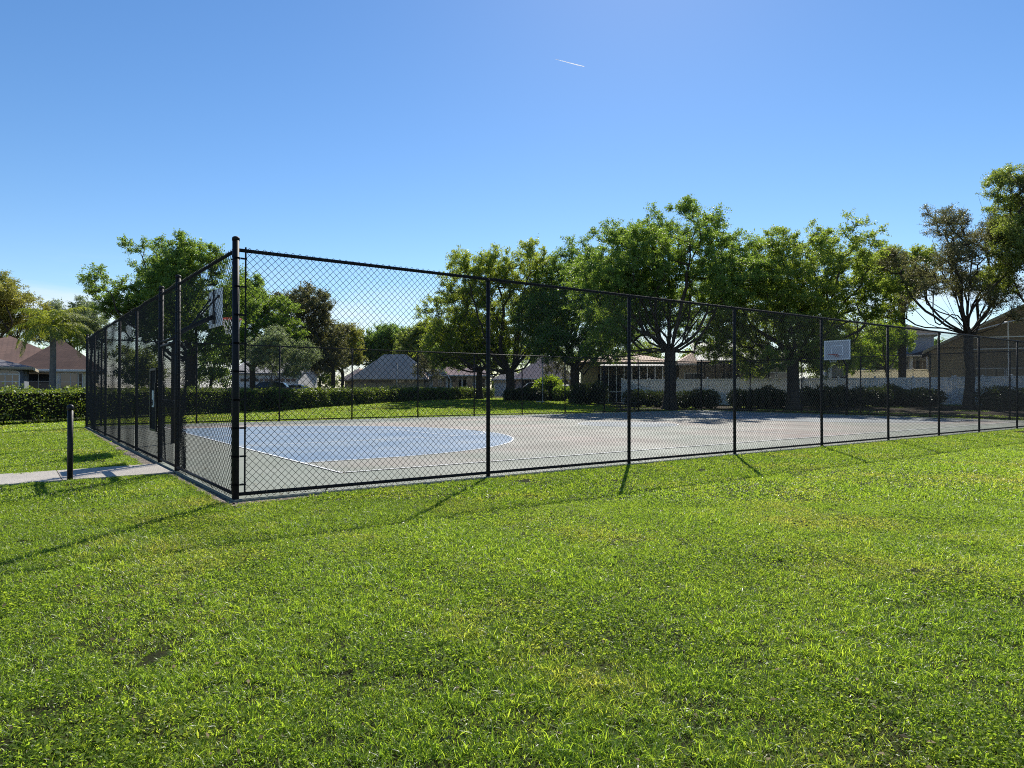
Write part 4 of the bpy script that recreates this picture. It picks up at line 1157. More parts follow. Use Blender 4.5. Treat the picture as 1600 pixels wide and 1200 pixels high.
def on_line(A, B, px):         # point of the ground line A-B seen in column px
    k = (px - 800) / FPX
    t = (k * A[1] - A[0]) / ((B[0] - A[0]) - k * (B[1] - A[1]))
    return (A[0] + (B[0] - A[0]) * t, A[1] + (B[1] - A[1]) * t)
HA, HB, HC = (-18.9, 23.4), (-14.2, 41.8), (-3.6, 71.0)
hedge('clipped dark hedge at the left, in front of the grey house and the palm', (-20.3, 18.6), on_line(HA, HB, 419), 1.4, 1.24, 26000, 0.085, seed=41)
hedge('middle clipped hedge with yellow lit top, right of the slender young tree', on_line(HA, HC, 428), on_line(HA, HC, 571), 1.4, 1.12, 15000, 0.105, seed=42)
hedge('far clipped hedge in front of the house with white windows', on_line(HA, HC, 575), on_line(HA, HC, 764), 1.4, 1.02, 15000, 0.13, seed=43)

def shrub(label, px, d, wpx, top_py, n, lsize, leaf='shrub', seed=1, dy=1.2, name='shrub', base=None, group='shrubs along the vinyl fence and houses'):
    g = np.random.default_rng(seed); X = ax(px, d); gz = ground_z(X, d)
    root = empty(name, (X, d, gz), 0, label, 'shrub', group)
    rx = wpx * 1.12 * d / FPX / 2; h = max(.35, az(top_py - 3, d, px) - gz)
    # several leaning masses
    mass = []
    k = max(3, int(rx / (h * .5)) * 2 + 1)
    for i in range(k):
        x = (-1 + 2 * (i + .5) / k) * rx * .82 + g.normal() * .05
        hh = h * g.uniform(.78, 1.0) * (1 - .22 * abs(x / rx) ** 3)
        mass.append((np.array([x, g.uniform(-.35, .35) * dy, hh * .5]), np.array([max(rx / k * 1.75, hh * .42), dy * g.uniform(.7, 1), hh * .52])))
    w = np.array([m[1].prod() ** .7 for m in mass]); w /= w.sum()
    pick = g.choice(k, n, p=w)
    C = np.array([m[0] for m in mass])[pick]; Rr = np.array([m[1] for m in mass])[pick]
    dv = rand_dirs(n, g); rad = g.uniform(.45, 1.0, n) ** .5 * g.uniform(.88, 1.08, n)
    P = C + dv * Rr * rad[:, None]; P[:, 2] = np.abs(P[:, 2])
    A = dv + rand_dirs(n, g) + np.array([0, 0, .4]); ln = lsize * g.uniform(.7, 1.4, n)
    V, Q = leaf_quads(P, A, rand_dirs(n, g) + np.array([0, 0, .6]) + dv * .4, ln, ln * g.uniform(.45, .65, n))
    np_mesh('foliage', V, Q, M[leaf], root)
    mb = MB()
    for c, r in mass:
        for _ in range(5):
            e = c + rand_dirs(1, g)[0] * r * .7
            mb.tube([(c[0] * .8, c[1] * .5, -.1), tuple((c + e) / 2 * np.array([1, 1, .8])), tuple(e)], [.03, .02, .008], 5, caps=False)
        mb.lathe((c[0], c[1], 0), [(min(r[0], r[1]) * .25, 0.02), (min(r[0], r[1]) * .62, c[2] * .7), (min(r[0], r[1]) * .6, c[2] * 1.2), (min(r[0], r[1]) * .2, c[2] * 1.55)], 8)
    mb.build('stems', M['twigs'], root)
shrub('low dark shrub before the parked dark car, left of the grey pole', 822, 60, 68, 606, 5200, 0.15, seed=51)
shrub('bright yellow green bush right of the grey pole, in front of the rose roof', 857, 62, 34, 588, 3200, 0.15, 'bright', seed=52)
shrub('mid green low bush between the bright bush and the dark oak trunk', 882, 61, 34, 603, 2600, 0.15, 'oak', seed=53)
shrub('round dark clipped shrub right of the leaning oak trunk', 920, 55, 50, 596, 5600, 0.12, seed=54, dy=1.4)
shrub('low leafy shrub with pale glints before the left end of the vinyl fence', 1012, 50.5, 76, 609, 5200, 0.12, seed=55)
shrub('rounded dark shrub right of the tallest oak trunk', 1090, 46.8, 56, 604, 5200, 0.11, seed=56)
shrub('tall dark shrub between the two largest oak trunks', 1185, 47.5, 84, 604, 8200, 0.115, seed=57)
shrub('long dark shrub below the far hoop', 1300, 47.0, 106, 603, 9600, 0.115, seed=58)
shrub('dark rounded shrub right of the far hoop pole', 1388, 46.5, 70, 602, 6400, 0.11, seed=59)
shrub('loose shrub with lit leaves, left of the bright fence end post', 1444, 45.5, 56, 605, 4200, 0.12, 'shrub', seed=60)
shrub('long dark shrub right of the bronze tree trunk at the right edge', 1590, 40.5, 120, 603, 8200, 0.10, seed=61)


# ------------------------------------------------------------------ vinyl fences
def vinyl(label, A, B, z0A, topA, topB, posts, mat='vinyl'):
    A2, B2 = Vector((A[0], A[1], 0)), Vector((B[0], B[1], 0))
    L_ = (B2 - A2).length; rz = math.atan2((B2 - A2).y, (B2 - A2).x)
    root = empty('vinyl_fence', (A[0], A[1], z0A), rz, label, 'fence', 'white vinyl privacy fences')
    n = posts
    for i in range(n + 1):
        x = L_ * i / n; h = (topA + (topB - topA) * i / n) - z0A
        mb = MB(); mb.box((x, 0, h / 2 + .02), (.127, .127, h + .04)); mb.box((x, 0, h + .06), (.15, .15, .04)); mb.lathe((x, 0, h + .08), [(.075, 0), (.04, .03), (.008, .05)], 4)
        mb.build('post', M[mat], root)
    for i in range(n):
        x0, x1 = L_ * i / n + .066, L_ * (i + 1) / n - .066
        h0 = topA + (topB - topA) * (i + .5) / n - z0A
        mb = MB(); w = (x1 - x0); k = 14
        for j in range(k):
            mb.box((x0 + w * (j + .5) / k, 0, h0 * .5), (w / k - .006, .022, h0 - .16))
        mb.box(((x0 + x1) / 2, 0, h0 - .06), (w, .05, .14)); mb.box(((x0 + x1) / 2, 0, .10), (w, .05, .14))
        mb.build('panel', M[mat], root)
    return root
VA = (ax(972, 57), 57.0); VB = (ax(1488, 46.5), 46.5); VC_ = (ax(1680, 41.5), 41.5)
vinyl('long white vinyl fence shaded by the oaks, starting at the screened porch', VA, VB, ground_z(*VA), az(593, 57, 972), az(589.5, 46.5, 1488), 10)
vinyl('white vinyl fence running behind the bronze tree trunk to the right edge', (VB[0] + .16, VB[1] - .04), VC_, ground_z(*VB), az(589, 46.5, 1488), az(586, 41.5, 1680), 4)
vinyl('sunlit cream glowing vinyl fence behind the far hoop, before the two storey house', (ax(1325, 58), 58.0), (ax(1462, 56), 56.0), .3, az(579, 58, 1325), az(576.5, 56, 1462), 4, 'vinyl_thin')

# ------------------------------------------------------------------ houses
class House:
    def __init__(s, label, px, d, rz=0.0, name='house', lift=0.0):
        s.d = d; s.X = ax(px, d); s.rz = rz
        s.gz = ground_z(s.X, d) + lift
        s.root = empty(name, (s.X, d, s.gz), rz, label, 'house', 'houses around the park')
        s.w = None
    def lx(s, px):                                  # facade coordinate of a photo column
        k = (px - 800.0) / FPX
        return (k * s.d - s.X) / (math.cos(s.rz) - k * math.sin(s.rz))
    def lz(s, py, px=None):
        t = s.lx(px) if px is not None else 0.0
        return az(py, s.d + t * math.sin(s.rz), 800 + FPX * s.X / s.d) - s.gz
    def walls(s, boxes, mat):
        mb = MB()
        for x0, x1, y0, y1, z0, z1 in boxes: mb.box(((x0 + x1) / 2, (y0 + y1) / 2, (z0 + z1) / 2), (x1 - x0, y1 - y0, z1 - z0))
        s.w = mb.build('wall', M[mat], s.root); return s.w
    def hip(s, x0, x1, y0, y1, ze, zr, mat, ov=.45, trim='trim_white', gutter=True):
        x0 -= ov; x1 += ov; y0 -= ov; y1 += ov; Lx, Ly = x1 - x0, y1 - y0
        mb = MB()
        if Lx >= Ly:
            ra, rb = (x0 + Ly / 2, (y0 + y1) / 2, zr), (x1 - Ly / 2 + .001, (y0 + y1) / 2, zr)
            vs = [(x0, y0, ze), (x1, y0, ze), (x1, y1, ze), (x0, y1, ze), ra, rb]
            fs = [(0, 1, 5, 4), (1, 2, 5), (2, 3, 4, 5), (3, 0, 4), (3, 2, 1, 0)]
        else:
            ra, rb = ((x0 + x1) / 2, y0 + Lx / 2, zr), ((x0 + x1) / 2, y1 - Lx / 2, zr)
            vs = [(x0, y0, ze), (x1, y0, ze), (x1, y1, ze), (x0, y1, ze), ra, rb]
            fs = [(0, 1, 4), (1, 2, 5, 4), (2, 3, 5), (3, 0, 4, 5), (3, 2, 1, 0)]
        mb.add(vs, fs); rf = mb.build('roof', M[mat], s.root)
        mb = MB(); t = .17
        mb.box(((x0 + x1) / 2, y0, ze - t / 2 - .004), (Lx + .06, .06, t)); mb.box(((x0 + x1) / 2, y1, ze - t / 2 - .004), (Lx + .06, .06, t))
        mb.box((x0, (y0 + y1) / 2, ze - t / 2 - .004), (.06, Ly - .062, t)); mb.box((x1, (y0 + y1) / 2, ze - t / 2 - .004), (.06, Ly - .062, t))
        if gutter: mb.box(((x0 + x1) / 2, y0 - .075, ze - .07), (Lx, .085, .10))
        mb.build('fascia', M[trim], rf); return rf
    def gable(s, x0, x1, y0, y1, ze, zr, mat, ov=.4, trim='trim_white', along='x', wall=None):
        mb = MB(); t = .14
        if along == 'x':
            ym = (y0 + y1) / 2; k = (zr - ze) / (ym - y0); zo = ze - ov * k
            poly = [(y0 - ov, zo), (ym, zr), (y1 + ov, zo), (y1 + ov, zo - t), (ym, zr - t), (y0 - ov, zo - t)]
            mb.prism(poly, 'x', x0 - ov, x1 + ov)
            gp_ = [(y0, ze - t), (ym, zr - t - .01), (y1, ze - t)]; spec = [('x', x0, x0 + .12), ('x', x1 - .12, x1)]
        else:
            xm = (x0 + x1) / 2; k = (zr - ze) / (xm - x0); zo = ze - ov * k
            poly = [(x0 - ov, zo), (xm, zr), (x1 + ov, zo), (x1 + ov, zo - t), (xm, zr - t), (x0 - ov, zo - t)]
            mb.prism(poly, 'y', y0 - ov, y1 + ov)
            gp_ = [(x0, ze - t), (xm, zr - t - .01), (x1, ze - t)]; spec = [('y', y0, y0 + .12), ('y', y1 - .12, y1)]
        rf = mb.build('roof', M[mat], s.root)
        if wall:
            mb = MB()
            for a_, b0, b1 in spec: mb.prism(gp_, a_, b0, b1)
            mb.build('gable_wall', M[wall], s.root)
        mb = MB(); e = .05
        if along == 'x':
            for xx in (x0 - ov, x1 + ov):
                for p, q in (((y0 - ov, zo), (ym, zr)), ((ym, zr), (y1 + ov, zo))):
                    mb.prism([(p[0], p[1] + .02), (q[0], q[1] + .02), (q[0], q[1] - .20), (p[0], p[1] - .20)], 'x', xx - e / 2 - .01, xx + e / 2 + .01)
        else:
            for yy in (y0 - ov, y1 + ov):
                for p, q in (((x0 - ov, zo), (xm, zr)), ((xm, zr), (x1 + ov, zo))):
                    mb.prism([(p[0], p[1] + .02), (q[0], q[1] + .02), (q[0], q[1] - .20), (p[0], p[1] - .20)], 'y', yy - e / 2 - .01, yy + e / 2 + .01)
        mb.build('fascia', M[trim], rf); return rf
    def window(s, x, z, w, h, y=0.0, nx=2, nz=2, arch=False, trim='trim_white', face='y'):
        mb = MB(); t = .07; yy = y - .03
        for sx in (-1, 1): mb.box((x + sx * (w / 2), yy, z), (t, .08, h + t))
        mb.box((x, yy, z - h / 2), (w - t, .08, t)); mb.box((x, yy, z + h / 2), (w - t, .08, t))
        for i in range(1, nx): mb.box((x - w / 2 + w * i / nx, yy - .004, z), (.035, .05, h - t))
        for i in range(1, nz): mb.box((x, yy + .004, z - h / 2 + h * i / nz), (w - t, .05, .035))
        if arch:
            pts = [(x + w / 2 * math.cos(a), yy, z + h / 2 + .034 + h * .26 * math.sin(a)) for a in np.linspace(0, PI, 15)]
            mb.tube(pts, .04, 6)
            for a in (PI / 3, 2 * PI / 3): mb.tube([(x, yy, z + h / 2 + .03), (x + w / 2 * math.cos(a), yy, z + h / 2 + .03 + h * .26 * math.sin(a))], .018, 5)
        mb.box((x, yy - .05, z - h / 2 - .075), (w + .2, .12, .06))
        f = mb.build('window', M[trim], s.root)
        mb = MB(); mb.box((x, y - .012, z), (w - .02, .02, h - .02))
        if arch: mb.prism([(x + (w / 2 - .03) * math.cos(a), z + h / 2 + .036 + (h * .26 - .02) * math.sin(a)) for a in np.linspace(0.001, PI - .001, 15)], 'y', y - .022, y - .003)
        mb.build('pane', M['glass'], f); return f
    def garage(s, x, w, h, y=0.0, z0=0.0, trim='trim_white', lights=8):
        mb = MB(); rows = 4
        for r_ in range(rows):
            mb.box((x, y - .03, z0 + h * (r_ + .5) / rows), (w, .05, h / rows - .02))
            for k in range(4): mb.box((x - w / 2 + w * (k + .5) / 4, y - .058, z0 + h * (r_ + .5) / rows), (w / 4 - .16, .012, h / rows - .16))
        f = mb.build('garage_door', M[trim], s.root)
        mb = MB()
        for k in range(lights): mb.box((x - w / 2 + w * (k + .5) / lights, y - .07, z0 + h * .875), (w / lights - .12, .014, h / rows - .20))
        mb.build('door_light', M['glass'], f)
        mb = MB(); mb.box((x - w / 2 - .07, y - .02, z0 + h / 2), (.12, .07, h)); mb.box((x + w / 2 + .07, y - .02, z0 + h / 2), (.12, .07, h)); mb.box((x, y - .02, z0 + h + .07), (w + .26, .07, .13))
        mb.build('door_frame', M[trim], f); return f
    def part(s, name, mb, mat, bevel=0): return mb.build(name, M[mat], s.root, bevel=bevel)

# left: cream house under a red brown hip roof
h = House('cream house with large red brown hip roof behind the palm', 60, 50.0, R(30))
ze, zr = h.lz(572), h.lz(520)
x0, x1 = h.lx(-130), h.lx(90)
h.walls([(x0, x1, 0, 11, -.2, ze), (x1 + .002, h.lx(150), -1.5, 9, -.2, ze - .3)], 'stucco_cream')
h.hip(x0, x1 + 1.2, 0, 11, ze, zr, 'roof_brown', .5)
h.hip(x1 - 2.2, h.lx(152), -1.5, 9, ze - .25, zr - .35, 'roof_brown', .5)
h.window(h.lx(60), 1.5, 1.4, 1.3); h.window(h.lx(112), 1.45, 1.5, 1.3, y=-1.5)
mb = MB(); mb.tube([(x1 + .25, -1.62, ze - .5), (x1 + .25, -1.62, 0)], .04, 6); mb.tube([(h.lx(124), -2.0, ze - .4), (h.lx(124), -1.58, ze - .75), (h.lx(124), -1.58, 0)], .04, 6); h.part('downpipe', mb, 'trim_white')
# left edge: grey house with arched window
h = House('blue grey stucco house with white arched window at the left edge', 20, 40.0, R(33))
ze, zr = h.lz(573), h.lz(546)
x0, x1 = h.lx(-190), h.lx(35)
h.walls([(x0, x1, 0, 8, -.2, ze)], 'stucco_grey'); h.hip(x0, x1, 0, 8, ze, zr, 'roof_grey', .5, trim='trim_tan')
h.window(h.lx(8), h.lz(596), 1.35, .85, nx=4, nz=2, arch=True); h.window(h.lx(-60), 1.5, 1.3, 1.3)
# white house with garage behind the slender tree
h = House('white house with small windowed garage doors, behind the slender young tree', 420, 84.0, R(3))
x0, x1 = h.lx(368), h.lx(466)
h.walls([(x0, x1, 0, 10, -.2, 3.0)], 'stucco_white'); h.gable(x0, x1, 0, 10, 3.0, 4.6, 'roof_pale', along='x', wall='stucco_white')
h.garage(h.lx(405), 4.6, 2.3); h.garage(h.lx(446), 2.6, 2.3, lights=4); h.window(h.lx(379), 1.6, 1.0, 1.2)
# taupe hip roof
h = House('low house with broad taupe hip roof and long garage doors behind the middle hedge', 600, 84.0, R(-4))
x0, x1 = h.lx(553), h.lx(664)
ze = h.lz(592); zr = h.lz(553)
h.walls([(x0, x1, 0, 6, -.2, ze)], 'stucco_tan'); h.hip(x0, x1, 0, 6, ze, zr + .1, 'roof_taupe', .5, trim='trim_tan')
h.hip(h.lx(528), h.lx(566), 2, 9, ze - .1, h.lz(574), 'roof_taupe', .4, trim='trim_tan')
mb = MB(); mb.box((h.lx(541), 5.5, 1.2), (h.lx(560) - h.lx(530) - .2, 5.4, 2.8)); h.part('side_wall', mb, 'stucco_tan')
h.garage(h.lx(574), 2.5, 2.2, trim='trim_tan', lights=6); h.garage(h.lx(618), 4.8, 2.2, trim='trim_tan', lights=12)
# house with white windows
h = House('rose roofed house with white framed windows and dark entry behind the far hedge', 715, 86.0, R(2))
x0, x1 = h.lx(668), h.lx(764); ze = h.lz(586); zr = h.lz(552)
h.walls([(x0, h.lx(700), 0, 9, -.2, ze), (h.lx(700) + .003, x1, 1.6, 9, -.2, ze)], 'stucco_white')
h.hip(x0, x1, 0, 9, ze, zr, 'roof_pink', .5); h.gable(x0 + .2, h.lx(700), -.3, 4, ze + .02, ze + 1.7, 'roof_pink', along='y', wall='stucco_white', ov=.35)
h.window(h.lx(682.5), h.lz(597.5), 1.05, 1.25, nx=1, nz=1); h.window(h.lx(691.5), h.lz(597.5), .9, 1.25, nx=1, nz=1)
h.window(h.lx(711), h.lz(599), .75, 1.6, y=1.6, nx=1); h.window(h.lx(733), h.lz(599), .75, 1.6, y=1.6, nx=1); h.window(h.lx(752), h.lz(599), 1.0, 1.4, y=1.6)
mb = MB()
for px in (704, 722, 742, 762): mb.tube([(h.lx(px), .3, -.1), (h.lx(px), .3, ze - .1)], .11, 8)
h.part('porch_column', mb, 'trim_white')
mb = MB(); mb.box((h.lx(722), 1.55, 1.05), (.95, .06, 2.1)); h.part('door', mb, 'dark_void')
# rose brown roof with garage
h = House('house with tall rose brown hip roof and open garage, behind the parked dark car', 850, 90.0, R(-3))
x0, x1 = h.lx(806), h.lx(896); ze = h.lz(591); zr = h.lz(551)
h.walls([(x0, x1, 0, 9, -.2, ze), (h.lx(772), x0 - .004, 1, 8, -.2, ze - .2)], 'stucco_pink'); h.hip(x0, x1, 0, 9, ze, zr, 'roof_pink', .5)
h.hip(h.lx(772), x0 + 1.0, 1, 8, ze - .1, h.lz(576), 'roof_pale', .4)
h.garage(h.lx(785), 2.2, 2.2, y=1.0, lights=6); h.garage(h.lx(833), 2.6, 2.3, trim='dark_void'); h.window(h.lx(870), 1.6, 1.8, 1.3); h.window(h.lx(888), 1.6, .9, 1.3)
# yellow house with screened porch
h = House('yellow beige house with screened porch, left of the white vinyl fence', 960, 61.0, R(-5))
x0, x1 = h.lx(909), h.lx(1050); ze = h.lz(566); zr = h.lz(545)
h.walls([(x0, h.lx(934), 0, 8, -.2, ze), (h.lx(934) + .003, x1, 3.4, 8, -.2, ze)], 'stucco_yellow')
h.hip(x0, x1, 0, 8, ze + .02, zr, 'roof_taupe', .4, trim='trim_tan')
mb = MB(); zt = h.lz(571); mb.add([(h.lx(936), -2.6, zt - .1), (h.lx(1034), -2.6, zt - .1), (h.lx(1034), 3.3, zt + .48), (h.lx(936), 3.3, zt + .48), (h.lx(936), -2.6, zt - .18), (h.lx(1034), -2.6, zt - .18), (h.lx(1034), 3.3, zt + .4), (h.lx(936), 3.3, zt + .4)],
    [(0, 1, 2, 3), (4, 5, 6, 7), (0, 1, 5, 4), (1, 2, 6, 5), (2, 3, 7, 6), (3, 0, 4, 7)]); h.part('porch_roof', mb, 'metal_roof')
mb = MB()
for px in np.linspace(937, 1030, 9): mb.box((h.lx(px), -2.4, (zt - .2) / 2), (.07, .07, zt - .2))
for z in (.9,): mb.box((h.lx(983), -2.4, z), (h.lx(1030) - h.lx(937), .05, .06))
h.part('porch_frame', mb, 'trim_white')
mb = MB(); mb.box((h.lx(984), -2.38, (zt - .2) / 2), (h.lx(1030) - h.lx(937), .012, zt - .24)); h.part('porch_screen', mb, 'screen')
mb = MB(); mb.box((h.lx(985), 3.36, 1.3), (h.lx(1034) - h.lx(938), .03, 2.3)); h.part('porch_back', mb, 'dark_void')
# grey roofed house with long screened porch
h = House('grey roofed house with long screened porch between the two largest oaks', 1140, 58.0, R(-8))
x0, x1 = h.lx(1066), h.lx(1262); ze = h.lz(566); zt = h.lz(564)
h.walls([(x0, x1, 2.6, 10, -.2, ze)], 'stucco_tan')
h.hip(x0, h.lx(1200), 2.6, 11, ze, h.lz(524), 'roof_taupe', .4); h.hip(h.lx(1100), x1, 4, 13, ze + .5, h.lz(520), 'roof_taupe', .4)
mb = MB(); zb = h.lz(548); a, b_ = h.lx(1085), h.lx(1196)
mb.add([(a, -1.8, zt), (b_, -1.8, zt), (b_, 3.4, zb + .9), (a, 3.4, zb + .9), (a, -1.8, zt - .1), (b_, -1.8, zt - .1), (b_, 3.4, zb + .8), (a, 3.4, zb + .8)],
    [(0, 1, 2, 3), (4, 5, 6, 7), (0, 1, 5, 4), (1, 2, 6, 5), (2, 3, 7, 6), (3, 0, 4, 7)]); h.part('porch_roof', mb, 'metal_roof')
mb = MB()
for px in (1086, 1097, 1113, 1126, 1136, 1147, 1160, 1172, 1184, 1194): mb.box((h.lx(px), -1.7, (zt - .12) / 2), (.09, .09, zt - .12))
mb.box(((a + b_) / 2, -1.7, zt - .2), (b_ - a, .10, .16)); mb.box((h.lx(1131), -1.7, h.lz(581)), (h.lx(1136) - h.lx(1126), .06, .07))
h.part('porch_frame', mb, 'dark_void')
mb = MB(); mb.box(((a + b_) / 2, -1.66, (zt - .3) / 2), (b_ - a, .012, zt - .3)); h.part('porch_screen', mb, 'screen')
for px in (1090, 1150): h.window(h.lx(px), 1.9, 1.6, 1.2, y=2.6)
h.window(h.lx(1210), 1.9, 1.6, 1.3, y=2.6); h.window(h.lx(1235), 1.9, 1.2, 1.3, y=2.6)
# two storey blue grey house
h = House('two storey blue grey house with hip roof behind the far hoop', 1390, 68.0, R(-22))
x0, x1 = h.lx(1292), h.lx(1464); ze = h.lz(521); zr = h.lz(497); zm = h.lz(556)
h.walls([(h.lx(1345), x1, 1.5, 10, zm - .3, ze), (x0, x1 - .5, 1.5, 10, -.2, zm - .302)], 'siding_blue')
h.hip(h.lx(1345), x1, 1.5, 10, ze, zr + .2, 'roof_dark', .5)
h.hip(x0 - 1.5, h.lx(1425), -1.5, 6, zm, h.lz(545), 'roof_dark', .4); h.hip(h.lx(1428), x1 + .2, -.6, 4, zm + .1, h.lz(548), 'roof_dark', .4)
for px in (1296, 1346, 1362, 1420, 1446): mb = MB(); mb.box((h.lx(px), -1.3, (zm - .2) / 2), (.28, .28, zm - .2)); h.part('porch_column', mb, 'trim_white')
mb = MB(); mb.box((h.lx(1321), 1.46, 1.2), (h.lx(1342) - h.lx(1300), .05, 2.2)); mb.box((h.lx(1388), 1.46, 1.2), (h.lx(1412) - h.lx(1366), .05, 2.2)); h.part('porch_opening', mb, 'dark_void')
h.window(h.lx(1380), h.lz(535), 1.6, 1.2, y=1.5); h.window(h.lx(1440), h.lz(570), 1.8, 1.0, y=1.5, nx=3)
# tan gabled house with screen cage at the right edge
h = House('tan sided gable house with white framed screen cage at the right edge', 1500, 48.0, R(-30))
x0 = h.lx(1456); ze = h.lz(541, 1456); xr = h.lx(1660); zr = h.lz(449, 1600)
h.walls([(x0, xr + 6, 2.0, 12, -.2, ze)], 'siding_tan')
h.gable(x0, 2 * xr - x0, 2.0, 12, ze, zr, 'roof_dark', along='y', wall='siding_tan', ov=.5, trim='trim_tan')
c0 = h.lx(1512); c1 = h.lx(1690)
mb = MB(); yf = -1.6
tops = [h.lz(521, 1520), h.lz(506, 1572), h.lz(492, 1630), h.lz(480, 1690)]
xs = [c0, h.lx(1571), h.lx(1630), c1]
for x, z in zip(xs, tops): mb.box((x, yf, z / 2), (.06, .06, z))
for (xa, za), (xb, zb) in zip(list(zip(xs, tops))[:-1], list(zip(xs, tops))[1:]): mb.tube([(xa, yf, za), (xb, yf, zb)], .04, 4); mb.tube([(xa, yf, za), (xa, 2.0, za + .3)], .03, 4)
for py in (546, 528): mb.box(((c0 + c1) / 2, yf, h.lz(py, 1580)), (c1 - c0, .05, .06))
mb.box(((c0 + c1) / 2, yf, 0.9), (c1 - c0, .05, .06))
h.part('cage_frame', mb, 'trim_white')
mb = MB(); mb.add([(c0, yf + .04, 0), (c1, yf + .04, 0), (c1, yf + .04, tops[3]), (xs[2], yf + .04, tops[2]), (xs[1], yf + .04, tops[1]), (c0, yf + .04, tops[0])], [(0, 1, 2, 3, 4, 5)])
h.part('cage_screen', mb, 'screen')
h.window(h.lx(1545), 1.6, 2.2, 1.9, y=2.0, nx=2, nz=1); h.window(h.lx(1610), 1.6, 2.2, 1.9, y=2.0, nx=2, nz=1)

# ------------------------------------------------------------------ parked cars
def car(label, px, d, rz, paint, suv=True):
    X = ax(px, d); gz = ground_z(X, d)
    c = empty('parked_car', (X, d, gz), rz, label, 'car', 'cars parked at the houses')
    H = 1.68 if suv else 1.45
    prof = [(-2.25, .35), (-2.28, .75), (-2.15, .98), (-1.15, 1.08), (-.55, H - .06), (-.2, H), (1.25, H), (1.75, H - .12), (2.12, 1.08), (2.22, .8), (2.2, .35)]
    mb = MB(); n = len(prof)
    for y, k in ((-.88, 1), (-.80, 1), (.80, 1), (.88, 1)): pass
    vs = []; rows = [(-.90, 0.0), (-.86, .03), (.86, .03), (.90, 0.0)]
    def yy(z, s): return s * (.90 - max(0, z - 1.0) * .28)
    vs = [(x, yy(z, -1), z) for x, z in prof] + [(x, yy(z, 1), z) for x, z in prof]
    mb.add(vs, [tuple(range(n)), tuple(reversed(range(n, 2 * n)))] + [(i, i + n, (i + 1) % n + n, (i + 1) % n) for i in range(n)])
    body = mb.build('body', M[paint], c, bevel=.05)
    for s in (-1, 1):
        mb = MB(); z0, z1 = 1.10, H - .12
        for xa, xb, xc, xd in ((-.92, .12, .12, -.48), (.20, 1.10, 1.10, .20), (1.18, 1.90, 1.66, 1.18)):
            q = [(xa, z0), (xb, z0), (xc, z1), (xd, z1)]
            mb.add([(x, yy(z, s) + s * .006, z) for x, z in q] + [(x, yy(z, s) - s * .02, z) for x, z in q], [(0, 1, 2, 3), (4, 5, 6, 7), (0, 1, 5, 4), (1, 2, 6, 5), (2, 3, 7, 6), (3, 0, 4, 7)])
        mb.build('side_window', M['glass'], c)
    for xa, za, xb, zb, nm in ((-1.13, 1.11, -.58, H - .09, 'windscreen'), (1.78, H - .16, 2.10, 1.13, 'rear_window')):
        mb = MB(); dx, dz = (-.012, .012) if nm == 'windscreen' else (.012, .012)
        mb.add([(xa + dx, -.76, za + dz), (xa + dx, .76, za + dz), (xb + dx, .68, zb + dz), (xb + dx, -.68, zb + dz), (xa - dx, -.76, za - dz), (xa - dx, .76, za - dz), (xb - dx, .68, zb - dz), (xb - dx, -.68, zb - dz)],
               [(0, 1, 2, 3), (4, 5, 6, 7), (0, 1, 5, 4), (1, 2, 6, 5), (2, 3, 7, 6), (3, 0, 4, 7)])
        mb.build(nm, M['glass'], c)
    for sx in (-1.4, 1.4):
        for s in (-1, 1):
            mb = MB(); mb.tube([(sx, s * .70, .34), (sx, s * .73, .34), (sx, s * .91, .34), (sx, s * .93, .34)], [.30, .34, .34, .30], 20); w = mb.build('wheel', M['tyre'], c)
            mb = MB(); mb.tube([(sx, s * .92, .34), (sx, s * .945, .34)], [.21, .18], 12); mb.build('rim', M['galv'], w)
    for s in (-1, 1):
        mb = MB(); mb.box((-2.2, s * .66, .82), (.14, .34, .14)); mb.build('headlight', M['glass'], c)
        mb = MB(); mb.box((2.2, s * .72, .92), (.08, .20, .24)); mb.build('tail_light', M['rim_red'], c)
car('dark sport utility car parked by the white garage, only its roof above the hedge', 417, 70.0, R(8), 'car_dark')
car('white car parked right of the dark one, mostly behind the hedge', 448, 73.0, R(6), 'car_white', False)
car('dark car parked in front of the rose brown roofed house', 833, 74.0, R(4), 'car_dark')
car('white car parked behind the bright bush in front of the rose roof', 880, 78.0, R(2), 'car_white', False)

# ------------------------------------------------------------------ contrail
d = 3200.0
mb = MB(); pts = [Vector((ax(px, d), d + 4 * i, az(py, d, px))) for i, (px, py) in enumerate(((866, 90.5), (878, 93), (890, 95.5), (902, 98), (913, 100)))]
mb.tube(pts, [0.5, 1.3, 1.8, 2.1, 1.2], 8)
o = mb.build('contrail', M['cloud'], smooth=True); tag(o, 'short white contrail high in the blue sky', 'contrail')

# ------------------------------------------------------------------ dry leaves blown against the fence
g = np.random.default_rng(21); n = 900
uu = g.uniform(.2, 30, n); vv = -.12 + g.exponential(.30, n)
uu = np.concatenate([uu, .05 + g.exponential(.35, 260), g.uniform(1, 32, 420)]); vv = np.concatenate([vv, g.uniform(.2, 18, 260), g.uniform(.5, 18, 420)])
P = np.array([tuple(UV(a, b_, .052)) for a, b_ in zip(uu, vv)]); n = len(P); ln = g.uniform(.02, .055, n)
V, Q = leaf_quads(P, rand_dirs(n, g) * np.array([1, 1, .25]), rand_dirs(n, g) * .5 + np.array([0, 0, 1]), ln, ln * .5)
tag(np_mesh('leaf_litter', V, Q, M['dry_leaf']), 'small dry leaves scattered over the court along the fence', 'dry leaves', None, 'stuff')

